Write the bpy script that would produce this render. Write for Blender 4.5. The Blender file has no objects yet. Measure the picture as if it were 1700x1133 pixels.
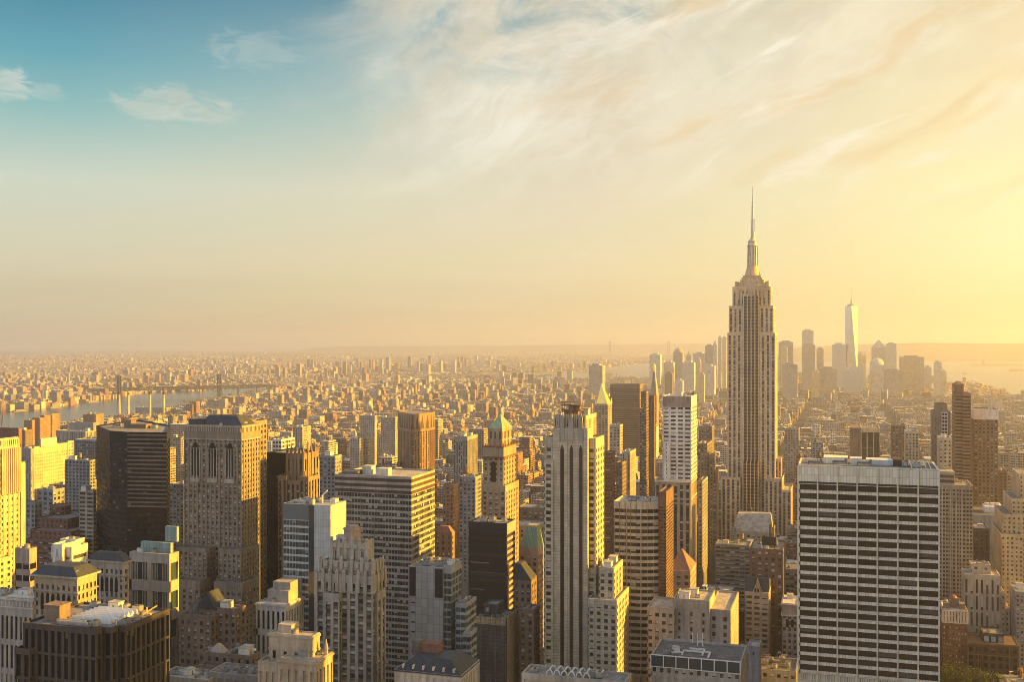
import bpy, math, random
from mathutils import Vector
random.seed(7)
sc = bpy.context.scene
COL = sc.collection
R = math.radians
# ------------------------------------------------------------------ camera
F, CX, EY, EYEZ = 1780.0, 850.0, 568.0, 259.0      # focal length in photo pixels, eye level, deck height
A = R(17.2)                                        # avenues run 17.2 degrees right of the view axis; +Y = down the avenues
SA, CA = math.sin(A), math.cos(A)
cam = bpy.data.cameras.new("camera"); camo = bpy.data.objects.new("camera", cam); COL.objects.link(camo)
camo.location = (0, 0, EYEZ); camo.rotation_euler = (R(90), 0, A)
cam.sensor_width = 36; cam.lens = 36*F/1700; cam.shift_y = (EY-566.5)/1700
cam.clip_start = 5; cam.clip_end = 120000
sc.camera = camo
# ------------------------------------------------------------------ light
SUN_W, SUN_E = R(74), R(16)
sv = Vector((math.sin(SUN_W)*math.cos(SUN_E), math.cos(SUN_W)*math.cos(SUN_E), math.sin(SUN_E)))
sun = bpy.data.lights.new("sun", 'SUN'); suno = bpy.data.objects.new("sun", sun); COL.objects.link(suno)
suno.rotation_euler = sv.to_track_quat('Z', 'Y').to_euler(); suno.location = (300, 0, 900)
sun.energy = 5.0; sun.angle = R(0.5); sun.color = (1.0, 0.52, 0.05)
sc.view_settings.view_transform = 'Standard'; sc.view_settings.look = 'None'
sc.view_settings.exposure = 1.85; sc.view_settings.gamma = 1.0
HAZE_DENS, HAZE_G, HAZE_COL = 1/13500, 0.68, (0.94, 0.95, 1.0, 1)
cy = sc.cycles
cy.max_bounces = 5; cy.diffuse_bounces = 2; cy.glossy_bounces = 2; cy.transmission_bounces = 1; cy.volume_bounces = 1
cy.use_denoising = True; cy.denoiser = 'OPENIMAGEDENOISE'
cy.denoising_input_passes = 'RGB_ALBEDO_NORMAL'
cy.use_adaptive_sampling = False
cy.pixel_filter_type = 'BLACKMAN_HARRIS'; cy.filter_width = 0.9
cy.sample_clamp_indirect = 4.0

def lin(c):
    return tuple(((v/255)/12.92 if v/255 <= 0.04045 else ((v/255+0.055)/1.055)**2.4) for v in c) + (1,)

class NT:                                          # tiny node-graph helper
    def __init__(s, tree): s.t = tree; s.n = tree.nodes; s.l = tree.links
    def new(s, kind, **kw):
        n = s.n.new(kind)
        for k, v in kw.items(): setattr(n, k, v)
        return n
    def put(s, sock, v):
        if v is None: return
        if isinstance(v, bpy.types.NodeSocket): s.l.new(v, sock)
        else: sock.default_value = v
    def m(s, op, a, b=None, c=None, clamp=False):
        n = s.new('ShaderNodeMath', operation=op, use_clamp=clamp)
        for i, v in enumerate((a, b, c)): s.put(n.inputs[i], v)
        return n.outputs[0]
    def vm(s, op, a, b=None):
        n = s.new('ShaderNodeVectorMath', operation=op)
        s.put(n.inputs[0], a); s.put(n.inputs[1], b)
        return n.outputs['Value'] if op == 'DOT_PRODUCT' else n.outputs[0]
    def mix(s, f, a, b, blend='MIX'):
        n = s.new('ShaderNodeMix', data_type='RGBA', blend_type=blend)
        s.put(n.inputs[0], f); s.put(n.inputs[6], a); s.put(n.inputs[7], b)
        return n.outputs[2]
    def sep(s, v):
        n = s.new('ShaderNodeSeparateXYZ'); s.put(n.inputs[0], v); return n.outputs
    def comb(s, x, y, z):
        n = s.new('ShaderNodeCombineXYZ')
        for i, v in enumerate((x, y, z)): s.put(n.inputs[i], v)
        return n.outputs[0]
    def ramp(s, f, stops, interp='LINEAR'):
        n = s.new('ShaderNodeValToRGB'); cr = n.color_ramp; cr.interpolation = interp
        while len(cr.elements) < len(stops): cr.elements.new(0.5)
        for e, (p, c) in zip(cr.elements, stops): e.position = p; e.color = c
        s.put(n.inputs[0], f); return n.outputs[0]
    def rng(s, v, a, b, c=0.0, d=1.0, smooth=False):
        n = s.new('ShaderNodeMapRange', clamp=True)
        if smooth: n.interpolation_type = 'SMOOTHSTEP'
        for i, q in enumerate((v, a, b, c, d)): s.put(n.inputs[i], q)
        return n.outputs[0]
    def noise(s, v, scale, detail=2, rough=0.5, dist=0.0):
        n = s.new('ShaderNodeTexNoise'); s.put(n.inputs['Vector'], v)
        n.inputs['Scale'].default_value = scale; n.inputs['Detail'].default_value = detail
        n.inputs['Roughness'].default_value = rough; n.inputs['Distortion'].default_value = dist
        return n.outputs[0]

# ------------------------------------------------------------------ sky
W = bpy.data.worlds.new("World"); sc.world = W; W.use_nodes = True
g = NT(W.node_tree); g.n.clear()
tc = g.new('ShaderNodeTexCoord').outputs['Generated']
dx, dy, dz = g.sep(tc)
el = g.m('MULTIPLY', g.m('ARCSINE', dz), 180/math.pi)                       # elevation, degrees
az = g.m('MULTIPLY', g.m('ARCTAN2', dx, dy), 180/math.pi)                   # azimuth from +Y towards +X, degrees
hd = g.m('SQRT', g.m('ADD', g.m('MULTIPLY', dx, dx), g.m('MULTIPLY', dy, dy)))
ca = g.m('DIVIDE', g.m('ADD', g.m('MULTIPLY', dx, math.sin(SUN_W)), g.m('MULTIPLY', dy, math.cos(SUN_W))), g.m('MAXIMUM', hd, 0.02))
ef = g.m('DIVIDE', el, 60.0, clamp=True)
def st(*rows): return [(e/60, lin(c)) for e, c in rows]
cl_left = g.ramp(ef, st((0, (206,192,154)), (2.2, (212,204,168)), (4, (219,212,180)), (8, (208,218,200)), (11.5, (138,190,190)), (14, (92,166,182)), (18, (40,122,154)), (30, (46,100,148)), (60, (44,86,140))))
cl_mid = g.ramp(ef, st((0, (232,208,150)), (2.2, (232,213,163)), (4, (236,220,174)), (8, (228,218,186)), (11.5, (212,212,192)), (14, (180,196,190)), (18, (110,156,170)), (30, (90,130,165)), (60, (56,96,145))))
cl_right = g.ramp(ef, st((0, (250,224,140)), (2.2, (253,230,148)), (4, (254,238,162)), (8, (255,242,172)), (11.5, (253,232,166)), (14, (248,222,165)), (18, (244,214,160)), (30, (170,176,186)), (60, (70,104,150))))
f1 = g.rng(ca, -0.40, 0.05); f2 = g.rng(ca, 0.05, 0.46)
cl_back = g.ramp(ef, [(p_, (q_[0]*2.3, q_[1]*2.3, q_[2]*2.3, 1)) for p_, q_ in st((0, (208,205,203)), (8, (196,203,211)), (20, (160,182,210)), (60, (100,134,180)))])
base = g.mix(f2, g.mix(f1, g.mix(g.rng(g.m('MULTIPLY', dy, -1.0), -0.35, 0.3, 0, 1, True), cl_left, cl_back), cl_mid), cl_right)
# glow round the sun (which stands outside the frame, to the right)
sd = g.vm('DOT_PRODUCT', tc, tuple(sv))
glow = g.m('POWER', g.m('MAXIMUM', sd, 0.0), 6.0)
base = g.mix(g.m('MULTIPLY', glow, 0.8, clamp=True), base, (1.6, 1.25, 0.55, 1))
lowglow = g.m('MULTIPLY', g.rng(ca, 0.22, 0.50, 0, 1, True), g.m('POWER', 2.718, g.m('MULTIPLY', -1.0, g.m('POWER', g.m('DIVIDE', g.m('SUBTRACT', el, 5.5), 5.0), 2.0))))
base = g.mix(g.m('MULTIPLY', lowglow, 0.75), base, (1.22, 1.02, 0.56, 1))
# cirrus: streaks running up to the right, laid out by azimuth and elevation
def cloud_vec(rot, sx, sy, warp):
    c, s_ = math.cos(R(rot)), math.sin(R(rot))
    u = g.m('ADD', g.m('MULTIPLY', az, c), g.m('MULTIPLY', el, s_))
    v = g.m('SUBTRACT', g.m('MULTIPLY', el, c), g.m('MULTIPLY', az, s_))
    wv = g.noise(g.comb(g.m('MULTIPLY', az, 0.09), g.m('MULTIPLY', el, 0.12), warp), 1.0, 3, 0.5)
    v = g.m('ADD', v, g.m('MULTIPLY', g.m('SUBTRACT', wv, 0.5), 5.0))
    return g.comb(g.m('MULTIPLY', u, sx), g.m('MULTIPLY', v, sy), warp)
n1 = g.noise(cloud_vec(22, 0.09, 0.36, 3.3), 1.0, 7, 0.62, 0.3)
n2 = g.noise(cloud_vec(24, 0.13, 1.0, 9.1), 1.0, 9, 0.68, 0.5)
n4 = g.noise(cloud_vec(27, 0.085, 0.50, 14.4), 1.0, 9, 0.68, 0.2)
n3 = g.noise(g.comb(g.m('MULTIPLY', az, 0.16), g.m('MULTIPLY', el, 0.22), 5.7), 1.0, 8, 0.62, 0.8)
env_w = g.rng(g.m('ADD', az, g.m('MULTIPLY', g.m('SUBTRACT', n3, 0.5), 15.0)), -28.5, -17.0, 0, 1, True)
env_e = g.rng(el, 4.0, 12.5, 0.12, 1, True)
env = g.m('MULTIPLY', env_w, env_e)
wisp = g.rng(g.m('ADD', g.m('MULTIPLY', n1, 0.65), g.m('MULTIPLY', n3, 0.5)), 0.42, 0.74, 0, 1, True)
puff = g.rng(n3, 0.22, 0.52, 0, 1, True)
bulk = g.m('MULTIPLY', puff, g.rng(az, 4.0, -14.0, 0.45, 1, True))
cm = g.m('MULTIPLY', g.m('MAXIMUM', wisp, bulk), env, clamp=True)
fine = g.m('MULTIPLY', g.rng(n2, 0.52, 0.75, 0, 1, True), g.m('MULTIPLY', g.rng(az, -26.0, -12.0), g.rng(el, 3.0, 9.0)))
cm = g.m('MAXIMUM', cm, g.m('MULTIPLY', fine, 0.7))
streak = g.m('MULTIPLY', g.rng(n4, 0.50, 0.66, 0, 1, True), g.m('MULTIPLY', g.rng(az, -24.0, -14.0), g.rng(el, 5.5, 10.0)))
cm = g.m('MAXIMUM', cm, streak)
def small(a0, e0, ra, re, k):                                              # one small separate cloud
    q = g.m('ADD', g.m('POWER', g.m('ABSOLUTE', g.m('DIVIDE', g.m('SUBTRACT', az, a0), ra)), 2.0),
            g.m('POWER', g.m('ABSOLUTE', g.m('DIVIDE', g.m('SUBTRACT', el, e0), re)), 2.0))
    q = g.m('SUBTRACT', g.m('SUBTRACT', 1.0, q), g.m('MULTIPLY', g.m('SUBTRACT', n2b, 0.5), 4.2))
    return g.m('MULTIPLY', g.rng(q, 0.0, 1.1, 0, 1, True), k)
n2b = g.noise(g.comb(g.m('ADD', g.m('MULTIPLY', az, 0.5), g.m('MULTIPLY', el, 0.35)), g.m('MULTIPLY', el, 1.7), 2.2), 1.0, 9, 0.68, 1.2)
def pa(px, py):
    t = (px-CX)/F; return math.degrees(math.atan(t)-A), math.degrees(math.atan((EY-py)/F/math.sqrt(1+t*t)))
for (px, py, ra, re, k) in ((300, 178, 3.7, 1.1, 0.48), (14, 140, 1.3, 1.0, 0.55), (425, 85, 2.8, 1.3, 0.20), (905, 320, 1.7, 0.28, 0.55), (955, 422, 1.0, 0.16, 0.5), (70, 150, 1.2, .5, .25)):
    a0, e0 = pa(px, py); cm = g.m('MAXIMUM', cm, small(a0, e0, ra, re, k))
ccol = g.mix(f2, lin((240,230,206)), lin((255,243,204)))
ccol = g.mix(f1, lin((228,228,212)), ccol)
n5 = g.noise(cloud_vec(21, 0.20, 0.38, 31.0), 1.0, 9, 0.66, 0.25)
shade = g.m('MULTIPLY', g.rng(n5, 0.62, 0.36, 0, 1, True), g.m('MULTIPLY', g.rng(el, 5.0, 11.0), g.rng(az, 2.0, -12.0, 0.35, 1.0)))
ccol = g.mix(g.m('MULTIPLY', shade, 0.5), ccol, lin((208,192,160)))
ccol = g.mix(g.m('MULTIPLY', g.rng(n4, 0.48, 0.68, 0, 1, True), 0.6), ccol, (1.04, 0.99, 0.84, 1))
skyc = g.mix(g.m('MULTIPLY', cm, 0.9), base, ccol)
dark = g.m('MULTIPLY', g.rng(g.noise(cloud_vec(20, 0.10, 0.5, 21.0), 1.0, 5, 0.6), 0.5, 0.72, 0, 1, True), g.m('MULTIPLY', g.rng(az, -22, -8), g.rng(el, 5, 11)))
skyc = g.mix(g.m('MULTIPLY', dark, 0.55), skyc, lin((236,200,140)))
# low grey-brown bank over the far horizon
bank = g.m('MULTIPLY', g.rng(g.noise(g.comb(g.m('MULTIPLY', az, 0.05), g.m('MULTIPLY', el, 0.9), 1.0), 1.0, 4, 0.5), 0.42, 0.62, 0, 1, True), g.m('MULTIPLY', g.rng(el, 5.0, 2.6), g.rng(az, 0.0, -22.0)))
skyc = g.mix(g.m('MULTIPLY', bank, 0.14), skyc, lin((190,172,140)))
nish = g.new('ShaderNodeTexSky', sky_type='NISHITA', sun_disc=False, sun_elevation=SUN_E, sun_rotation=SUN_W, air_density=1.2, dust_density=2.0)
bg = g.new('ShaderNodeBackground'); bg.inputs[1].default_value = 0.1
tot = g.mix(1.0, g.mix(1.0, nish.outputs[0], (0.02, 0.02, 0.02, 1), 'MULTIPLY'), g.mix(1.0, skyc, (2.7, 2.7, 2.7, 1), 'MULTIPLY'), 'ADD')
g.l.new(tot, bg.inputs[0])
g.l.new(bg.outputs[0], g.new('ShaderNodeOutputWorld').inputs[0])

# ------------------------------------------------------------------ photo pixel -> place
def X_at(px, Y): return Y*math.tan(math.atan((px-CX)/F)-A)
def dep(X, Y): return -X*SA+Y*CA
def Z_at(py, X, Y): return EYEZ-(py-EY)*dep(X, Y)/F
def Y_of(px, X): return X/math.tan(math.atan((px-CX)/F)-A)
def proj(X, Y, Z):
    d = dep(X, Y); return CX+F*(X*CA+Y*SA)/d, EY-F*(Z-EYEZ)/d
def ground(px, py, Z=0.0):
    d = F*(EYEZ-Z)/(py-EY); l = (px-CX)/F*d
    return (l*CA-d*SA, l*SA+d*CA)
def at(px, d):                                     # plan point at depth d seen in column px
    l = (px-CX)/F*d; return (l*CA-d*SA, l*SA+d*CA)

# ------------------------------------------------------------------ materials
MATS = {}
def newmat(name):
    m = bpy.data.materials.new(name); m.use_nodes = True; t = NT(m.node_tree); t.n.clear()
    out = t.new('ShaderNodeOutputMaterial'); b = t.new('ShaderNodeBsdfPrincipled')
    t.l.new(b.outputs[0], out.inputs[0]); MATS[name] = m
    return m, t, b
def wallmat(name, col, rough=0.85, var=0.30, panel=None, metallic=0.0, spec=0.3, course=0.0):
    m, t, b = newmat(name)
    p = t.new('ShaderNodeNewGeometry').outputs['Position']
    x, y, z = t.sep(p)
    h = t.m('ADD', x, y)
    n1 = t.noise(t.comb(t.m('MULTIPLY', h, 0.5), 0.0, t.m('MULTIPLY', z, 0.06)), 1.0, 4, 0.6)   # rain streaks
    n2 = t.noise(p, 0.06, 3, 0.6); n3 = t.noise(p, 1.3, 2, 0.5)
    v = t.m('ADD', t.m('MULTIPLY', n1, 0.45), t.m('ADD', t.m('MULTIPLY', n2, 0.35), t.m('MULTIPLY', n3, 0.2)))
    f = t.rng(v, 0.33, 0.67, 1-var*1.9, 1+var)
    if panel:
        pw, ph = panel
        def line(c, w, k): return t.m('LESS_THAN', t.m('FRACT', t.m('DIVIDE', c, w)), k/w)
        ln = t.m('MAXIMUM', line(h, pw, 0.22), line(z, ph, 0.22))
        cell = t.new('ShaderNodeTexWhiteNoise', noise_dimensions='2D')
        t.l.new(t.comb(t.m('FLOOR', t.m('DIVIDE', h, pw)), t.m('FLOOR', t.m('DIVIDE', z, ph)), 0.0), cell.inputs['Vector'])
        f = t.m('MULTIPLY', f, t.rng(cell.outputs[0], 0, 1, 0.86, 1.08))
        f = t.m('MULTIPLY', f, t.m('SUBTRACT', 1.0, t.m('MULTIPLY', ln, 0.35)))
    c = t.vm('SCALE', tuple(col[:3])); t.n[-1].inputs['Scale'].default_value = 1
    sc_ = [n for n in t.n if n.type == 'VECT_MATH'][-1]; t.l.new(f, sc_.inputs['Scale'])
    t.l.new(c, b.inputs['Base Color'])
    b.inputs['Roughness'].default_value = rough; b.inputs['Metallic'].default_value = metallic
    b.inputs['Specular IOR Level'].default_value = spec
    return m
def glassmat(name, dark=(0.018,0.020,0.024), pale=(0.42,0.39,0.34), blind=0.36, rough=0.12, spec=0.5, tone=(0.085,0.083,0.08)):
    m, t, b = newmat(name)
    geo = t.new('ShaderNodeNewGeometry').outputs; oi = t.new('ShaderNodeObjectInfo').outputs
    r = t.m('FRACT', t.m('ADD', t.m('MULTIPLY', geo['Random Per Island'], 7.13), t.m('MULTIPLY', oi['Random'], 3.77)))
    r2 = t.m('FRACT', t.m('MULTIPLY', r, 17.3))
    uv = t.sep(t.new('ShaderNodeTexCoord').outputs['UV'])
    isb = t.m('LESS_THAN', r, blind)
    cover = t.m('GREATER_THAN', uv[1], t.m('ADD', 0.1, t.m('MULTIPLY', r2, 0.75)))
    bl = t.m('MULTIPLY', isb, cover)
    c = t.mix(t.rng(r2, 0, 1, 0, 1), dark+(1,), tone+(1,))
    c = t.mix(bl, c, pale+(1,))
    t.l.new(c, b.inputs['Base Color'])
    t.l.new(t.m('ADD', rough, t.m('MULTIPLY', bl, 0.4)), b.inputs['Roughness'])
    b.inputs['Specular IOR Level'].default_value = spec
    r3 = t.m('FRACT', t.m('MULTIPLY', r, 57.7)); r4 = t.m('FRACT', t.m('MULTIPLY', r, 131.3))
    nv = t.vm('ADD', geo['Normal'], t.comb(t.m('MULTIPLY', t.m('SUBTRACT', r3, .5), .07), t.m('MULTIPLY', t.m('SUBTRACT', r4, .5), .07), t.m('MULTIPLY', t.m('SUBTRACT', r2, .5), .10)))
    t.l.new(t.vm('NORMALIZE', nv), b.inputs['Normal'])
    return m
for n_, c_ in dict(tan=(.33,.27,.195), stone=(.35,.315,.27), warmstone=(.42,.345,.255), grey=(.27,.26,.255), cool=(.24,.25,.265), pale=(.52,.485,.43), brownbrick=(.155,.098,.075),
                   redbrick=(.19,.095,.072), darkbrown=(.085,.05,.04), white=(.66,.63,.58), orangebrick=(.31,.185,.105), brown=(.20,.145,.11), masonry=(.225,.185,.145), gothic=(.22,.17,.125), umber=(.066,.054,.050), cream=(.50,.41,.27), pinkstone=(.36,.27,.225)).items():
    wallmat(n_, c_)
wallmat('black', (.007,.009,.014), 0.4, 0.2, spec=0.12); wallmat('charcoal', (.032,.030,.034), 0.5, 0.2, spec=0.15)
wallmat('steel', (.30,.31,.32), 0.5, 0.12, panel=(3.2, 4.2)); wallmat('limestone', (.52,.43,.31), 0.85, 0.2, panel=(3.0, 1.6))
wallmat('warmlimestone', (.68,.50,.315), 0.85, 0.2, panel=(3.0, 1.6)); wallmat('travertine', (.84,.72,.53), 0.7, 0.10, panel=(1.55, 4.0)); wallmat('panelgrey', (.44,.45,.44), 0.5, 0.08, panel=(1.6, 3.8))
wallmat('darkspandrel', (.055,.048,.045), 0.6); wallmat('midspandrel', (.16,.135,.115), 0.7); wallmat('bluespandrel', (.10,.125,.14), 0.3, 0.1, spec=0.5)
wallmat('netting', (.10,.105,.12), 0.9, 0.3, panel=(2.4, 2.0)); wallmat('rust', (.21,.145,.10), 0.8, 0.4)
wallmat('slate', (.055,.06,.068), 0.6, 0.3, panel=(0.9, 0.6)); wallmat('copper', (.21,.31,.21), 0.6, 0.25, panel=(1.2, 40)); wallmat('tile', (.25,.125,.08), 0.7, 0.3)
wallmat('gold', (.95,.66,.16), 0.35, 0.1, metallic=0.6); wallmat('metal', (.42,.43,.44), 0.35, 0.2, metallic=0.7); wallmat('whitemetal', (.62,.60,.56), 0.45, 0.15)
def roofmat(name, col, patch):
    m, t, b = newmat(name); p = t.new('ShaderNodeNewGeometry').outputs['Position']; x, y, z = t.sep(p)
    n = t.noise(p, .22, 4, .65, .4); n2 = t.noise(p, .9, 3, .6)
    c = t.mix(t.rng(n, .46, .56), col+(1,), patch+(1,)); c = t.mix(t.rng(n2, .3, .7, 0, .35), c, (.05,.048,.045,1))
    seam = t.m('LESS_THAN', t.m('FRACT', t.m('DIVIDE', t.m('ADD', x, t.m('MULTIPLY', t.m('FLOOR', t.m('DIVIDE', y, 5.0)), 1.7)), 3.1)), .05)
    c = t.mix(t.m('MULTIPLY', seam, .5), c, (.05,.05,.05,1)); t.l.new(c, b.inputs['Base Color']); b.inputs['Roughness'].default_value = .85
roofmat('roofgrey', (.25,.24,.225), (.15,.145,.14)); roofmat('roofpale', (.46,.43,.38), (.30,.28,.25)); roofmat('rooftar', (.085,.08,.08), (.14,.13,.125))
wallmat('timber', (.24,.15,.085), 0.9, 0.3)
wallmat('tealroof', (.22,.31,.30), 0.6, 0.2, panel=(2, 30))
glassmat('glass'); glassmat('glassdark', (.007,.009,.013), (.10,.10,.10), 0.07, spec=0.2, tone=(.02,.022,.028)); glassmat('glassbronze', (.045,.030,.023), (.15,.115,.085), 0.14, 0.15, 0.25, tone=(.075,.052,.04)); glassmat('glassblue', (.020,.040,.052), (.13,.18,.19), 0.16, 0.06, 0.6, (.045,.075,.09)); glassmat('glassband', (.014,.016,.020), (.30,.28,.25), 0.14, 0.10, 0.4, (.05,.052,.055))
glassmat('glassspot', blind=0.5, pale=(.42,.40,.36)); glassmat('skylight', (.25,.38,.44), (.5,.6,.6), 0.3, 0.2)

def fieldmat(name):                                # small far buildings: tint attribute, window pattern, flat roofs
    m, t, b = newmat(name)
    geo = t.new('ShaderNodeNewGeometry').outputs; p = geo['Position']
    x, y, z = t.sep(p); nz = t.sep(geo['Normal'])[2]
    at_ = t.new('ShaderNodeAttribute', attribute_name='tint').outputs
    tint, al = at_['Color'], at_['Alpha']
    h = t.m('ADD', x, y)
    bw = t.m('ADD', 2.6, t.m('MULTIPLY', al, 2.6))
    hx = t.m('DIVIDE', h, bw); hz = t.m('DIVIDE', z, 3.5)
    fx = t.m('ABSOLUTE', t.m('SUBTRACT', t.m('FRACT', hx), 0.5)); fz = t.m('ABSOLUTE', t.m('SUBTRACT', t.m('FRACT', hz), 0.5))
    wx = t.m('LESS_THAN', fx, t.rng(t.m('FRACT', t.m('MULTIPLY', al, 5.0)), 0, 1, 0.20, 0.46)); wz = t.m('LESS_THAN', fz, 0.27)
    win = t.m('MULTIPLY', t.m('MULTIPLY', wx, wz), t.m('LESS_THAN', t.m('ABSOLUTE', nz), 0.5))
    wn = t.new('ShaderNodeTexWhiteNoise', noise_dimensions='2D')
    t.l.new(t.comb(t.m('FLOOR', hx), t.m('FLOOR', hz), 0.0), wn.inputs['Vector'])
    wc = t.mix(t.m('GREATER_THAN', wn.outputs[0], 0.8), (.025,.025,.03,1), (.22,.20,.17,1))
    nn = t.rng(t.noise(p, 0.08, 3, 0.6), 0.3, 0.7, 0.7, 1.2)
    sn = t.new('ShaderNodeVectorMath', operation='SCALE'); t.l.new(tint, sn.inputs[0]); t.l.new(nn, sn.inputs['Scale'])
    t.l.new(t.mix(win, sn.outputs[0], wc), b.inputs['Base Color'])
    t.l.new(t.rng(win, 0, 1, 0.85, 0.25), b.inputs['Roughness']); b.inputs['Specular IOR Level'].default_value = 0.35
    return m
fieldmat('field')
def leafmat(name, a, c):
    m, t, b = newmat(name)
    r = t.new('ShaderNodeNewGeometry').outputs['Random Per Island']
    t.l.new(t.mix(r, a+(1,), c+(1,)), b.inputs['Base Color']); b.inputs['Roughness'].default_value = 0.8
leafmat('leaf', (.035,.055,.018), (.10,.115,.035)); wallmat('bark', (.09,.065,.045), 0.95)

# ------------------------------------------------------------------ mesh building
class MB:
    def __init__(s): s.v = []; s.f = []; s.m = []; s.uv = {}
    def add(s, vs, fs, mi=0):
        o = len(s.v); s.v += vs
        for f in fs: s.f.append([o+i for i in f]); s.m.append(mi)
    def box(s, x0, x1, y0, y1, z0, z1, mi=0, top=None, bottom=False):
        vs = [(x0,y0,z0),(x1,y0,z0),(x1,y1,z0),(x0,y1,z0),(x0,y0,z1),(x1,y0,z1),(x1,y1,z1),(x0,y1,z1)]
        s.add(vs, [(0,1,5,4),(1,2,6,5),(2,3,7,6),(3,0,4,7)], mi)
        s.add([vs[4],vs[5],vs[6],vs[7]], [(0,1,2,3)], mi if top is None else top)
        if bottom: s.add(vs[:4], [(3,2,1,0)], mi)
    def prism(s, poly, z0, z1, mi=0, top=None, poly2=None):
        n = len(poly); q = poly2 or poly
        s.add([(x,y,z0) for x,y in poly]+[(x,y,z1) for x,y in q], [(i,(i+1)%n,n+(i+1)%n,n+i) for i in range(n)], mi)
        s.add([(x,y,z1) for x,y in q], [tuple(range(n))], mi if top is None else top)
    def cone(s, x, y, r0, r1, z0, z1, n=12, mi=0, rot=0.0):
        p = [(math.cos(2*math.pi*i/n+rot), math.sin(2*math.pi*i/n+rot)) for i in range(n)]
        s.prism([(x+r0*c, y+r0*q) for c,q in p], z0, z1, mi, None, [(x+r1*c, y+r1*q) for c,q in p])
    def bar(s, p, q, r, mi=0):                     # square bar between two points
        p, q = Vector(p), Vector(q); d = (q-p).normalized()
        u = d.cross(Vector((0,0,1)) if abs(d.z) < 0.9 else Vector((1,0,0))).normalized()*r; w = d.cross(u).normalized()*r
        vs = [tuple(e+a*u+b*w) for e in (p,q) for a,b in ((-1,-1),(1,-1),(1,1),(-1,1))]
        s.add(vs, [(0,1,5,4),(1,2,6,5),(2,3,7,6),(3,0,4,7),(0,1,2,3),(4,5,6,7)], mi)
    def build(s, name, mats, parent=None, org=(0,0,0), kind=None):
        if not s.f: return None
        me = bpy.data.meshes.new(name)
        ox, oy, oz = org
        me.from_pydata([(x-ox, y-oy, z-oz) for x,y,z in s.v], [], s.f)
        for q in (mats if isinstance(mats, (list, tuple)) else [mats]): me.materials.append(MATS[q])
        me.polygons.foreach_set('material_index', s.m)
        if s.uv:
            ul = me.uv_layers.new(name='UVMap')
            for i, poly in enumerate(me.polygons):
                if i in s.uv:
                    for li, c in zip(poly.loop_indices, s.uv[i]): ul.data[li].uv = c
        o = bpy.data.objects.new(name, me); COL.objects.link(o)
        if parent: o.parent = parent
        else: o.location = org
        if kind: o['kind'] = kind
        return o
def inset(poly, d):
    n = len(poly); out = []
    for i in range(n):
        a, b, c = Vector(poly[i-1]), Vector(poly[i]), Vector(poly[(i+1)%n])
        u, w = (b-a).normalized(), (c-b).normalized()
        n1, n2 = Vector((-u.y, u.x)), Vector((-w.y, w.x))
        k = n1+n2; q = b+k*(d/max(0.2, 1+n1.dot(n2))); out.append((q.x, q.y))
    return out
PANE = {}
def pane_mesh(w, h, gl):
    k = (round(w,2), round(h,2), gl)
    if k not in PANE:
        me = bpy.data.meshes.new('window'); a, b = w/2, h/2
        me.from_pydata([(-a,0,-b),(a,0,-b),(a,0,b),(-a,0,b),(-a,.06,-b),(a,.06,-b),(a,.06,b),(-a,.06,b)], [], [(0,1,2,3),(1,5,6,2),(5,4,7,6),(4,0,3,7),(3,2,6,7),(0,4,5,1)])
        me.materials.append(MATS[gl]); ul = me.uv_layers.new(name='UVMap')
        for li, c in zip(me.polygons[0].loop_indices, ((0,0),(1,0),(1,1),(0,1))): ul.data[li].uv = c
        PANE[k] = me
    return PANE[k]
# facade styles: bay width, floor height, window share of bay and floor, recess, pier setback, spandrel setback
def S(bw=4.0, fh=3.8, ww=.5, wh=.55, dp=.45, po=0.0, so=.06, top=2.5, spm=None, gl='glass', bot=0.0, faces='NEW'):
    return dict(bw=bw, fh=fh, ww=ww, wh=wh, dp=dp, po=po, so=so, top=top, spm=spm, gl=gl, bot=bot, faces=faces)
PUNCH = S(); VERT = S(ww=.5, wh=.6, so=.32, dp=.6, spm=1); BANDS = S(bw=3.2, ww=.97, wh=.55, po=.3, so=0, dp=.4)
BLANK = None
def facade(mb, wins, p0, p1, z0, z1, zv, st, first, blank_mi=0):
    a, b = Vector(p0), Vector(p1); L = (b-a).length
    if L < 1.0: return
    u = (b-a)/L; nrm = Vector((u.y, -u.x)); ang = math.atan2(u.y, u.x)
    dp, po, so = st['dp'], st['po'], st['so']
    def P(s_, o, z): q = a+u*s_+nrm*o; return (q.x, q.y, z)
    def blk(s0, s1, o, za, zb, mi=0, caps=True):   # box from the core surface out to offset o
        vs = [P(s0,-dp,za),P(s1,-dp,za),P(s1,-dp,zb),P(s0,-dp,zb),P(s0,o,za),P(s1,o,za),P(s1,o,zb),P(s0,o,zb)]
        fs = [(4,5,6,7),(1,2,6,5),(3,0,4,7)]
        if caps: fs += [(2,3,7,6),(0,1,5,4)]
        mb.add(vs, fs, mi)
    s0 = dp+.004
    nb = st.get('nb') or max(1, round(L/st['bw'])); bay = L/nb; ow = bay*st['ww']; pw = bay-ow
    top = st['top']; blk(s0, L, .04, z1-top, z1, 0)
    zb = z0+st['bot']
    for i in range(nb+1):
        c = i*bay; e0, e1 = max(s0, c-pw/2), min(L, c+pw/2)
        if e1-e0 > .02: blk(e0, e1, -po, zb, z1-top, 0, False)
    fh = st['fh']; nf = int((z1-top-max(zb, zv))/fh); wh = fh*st['wh']
    for k in range(nf):
        zt = z1-top-k*fh; zm = zt-wh; zl = zt-fh
        blk(s0, L, -so, zl, zm, 0 if st['spm'] is None else st['spm'])
        for i in range(nb):
            q = a+u*((i+.5)*bay)+nrm*(-dp+.07); wins.append((q.x, q.y, (zt+zm)/2, ow, wh, ang, st['gl']))
    if st['bot']: blk(s0, L, 0.02, z0, zb, 0)
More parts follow.
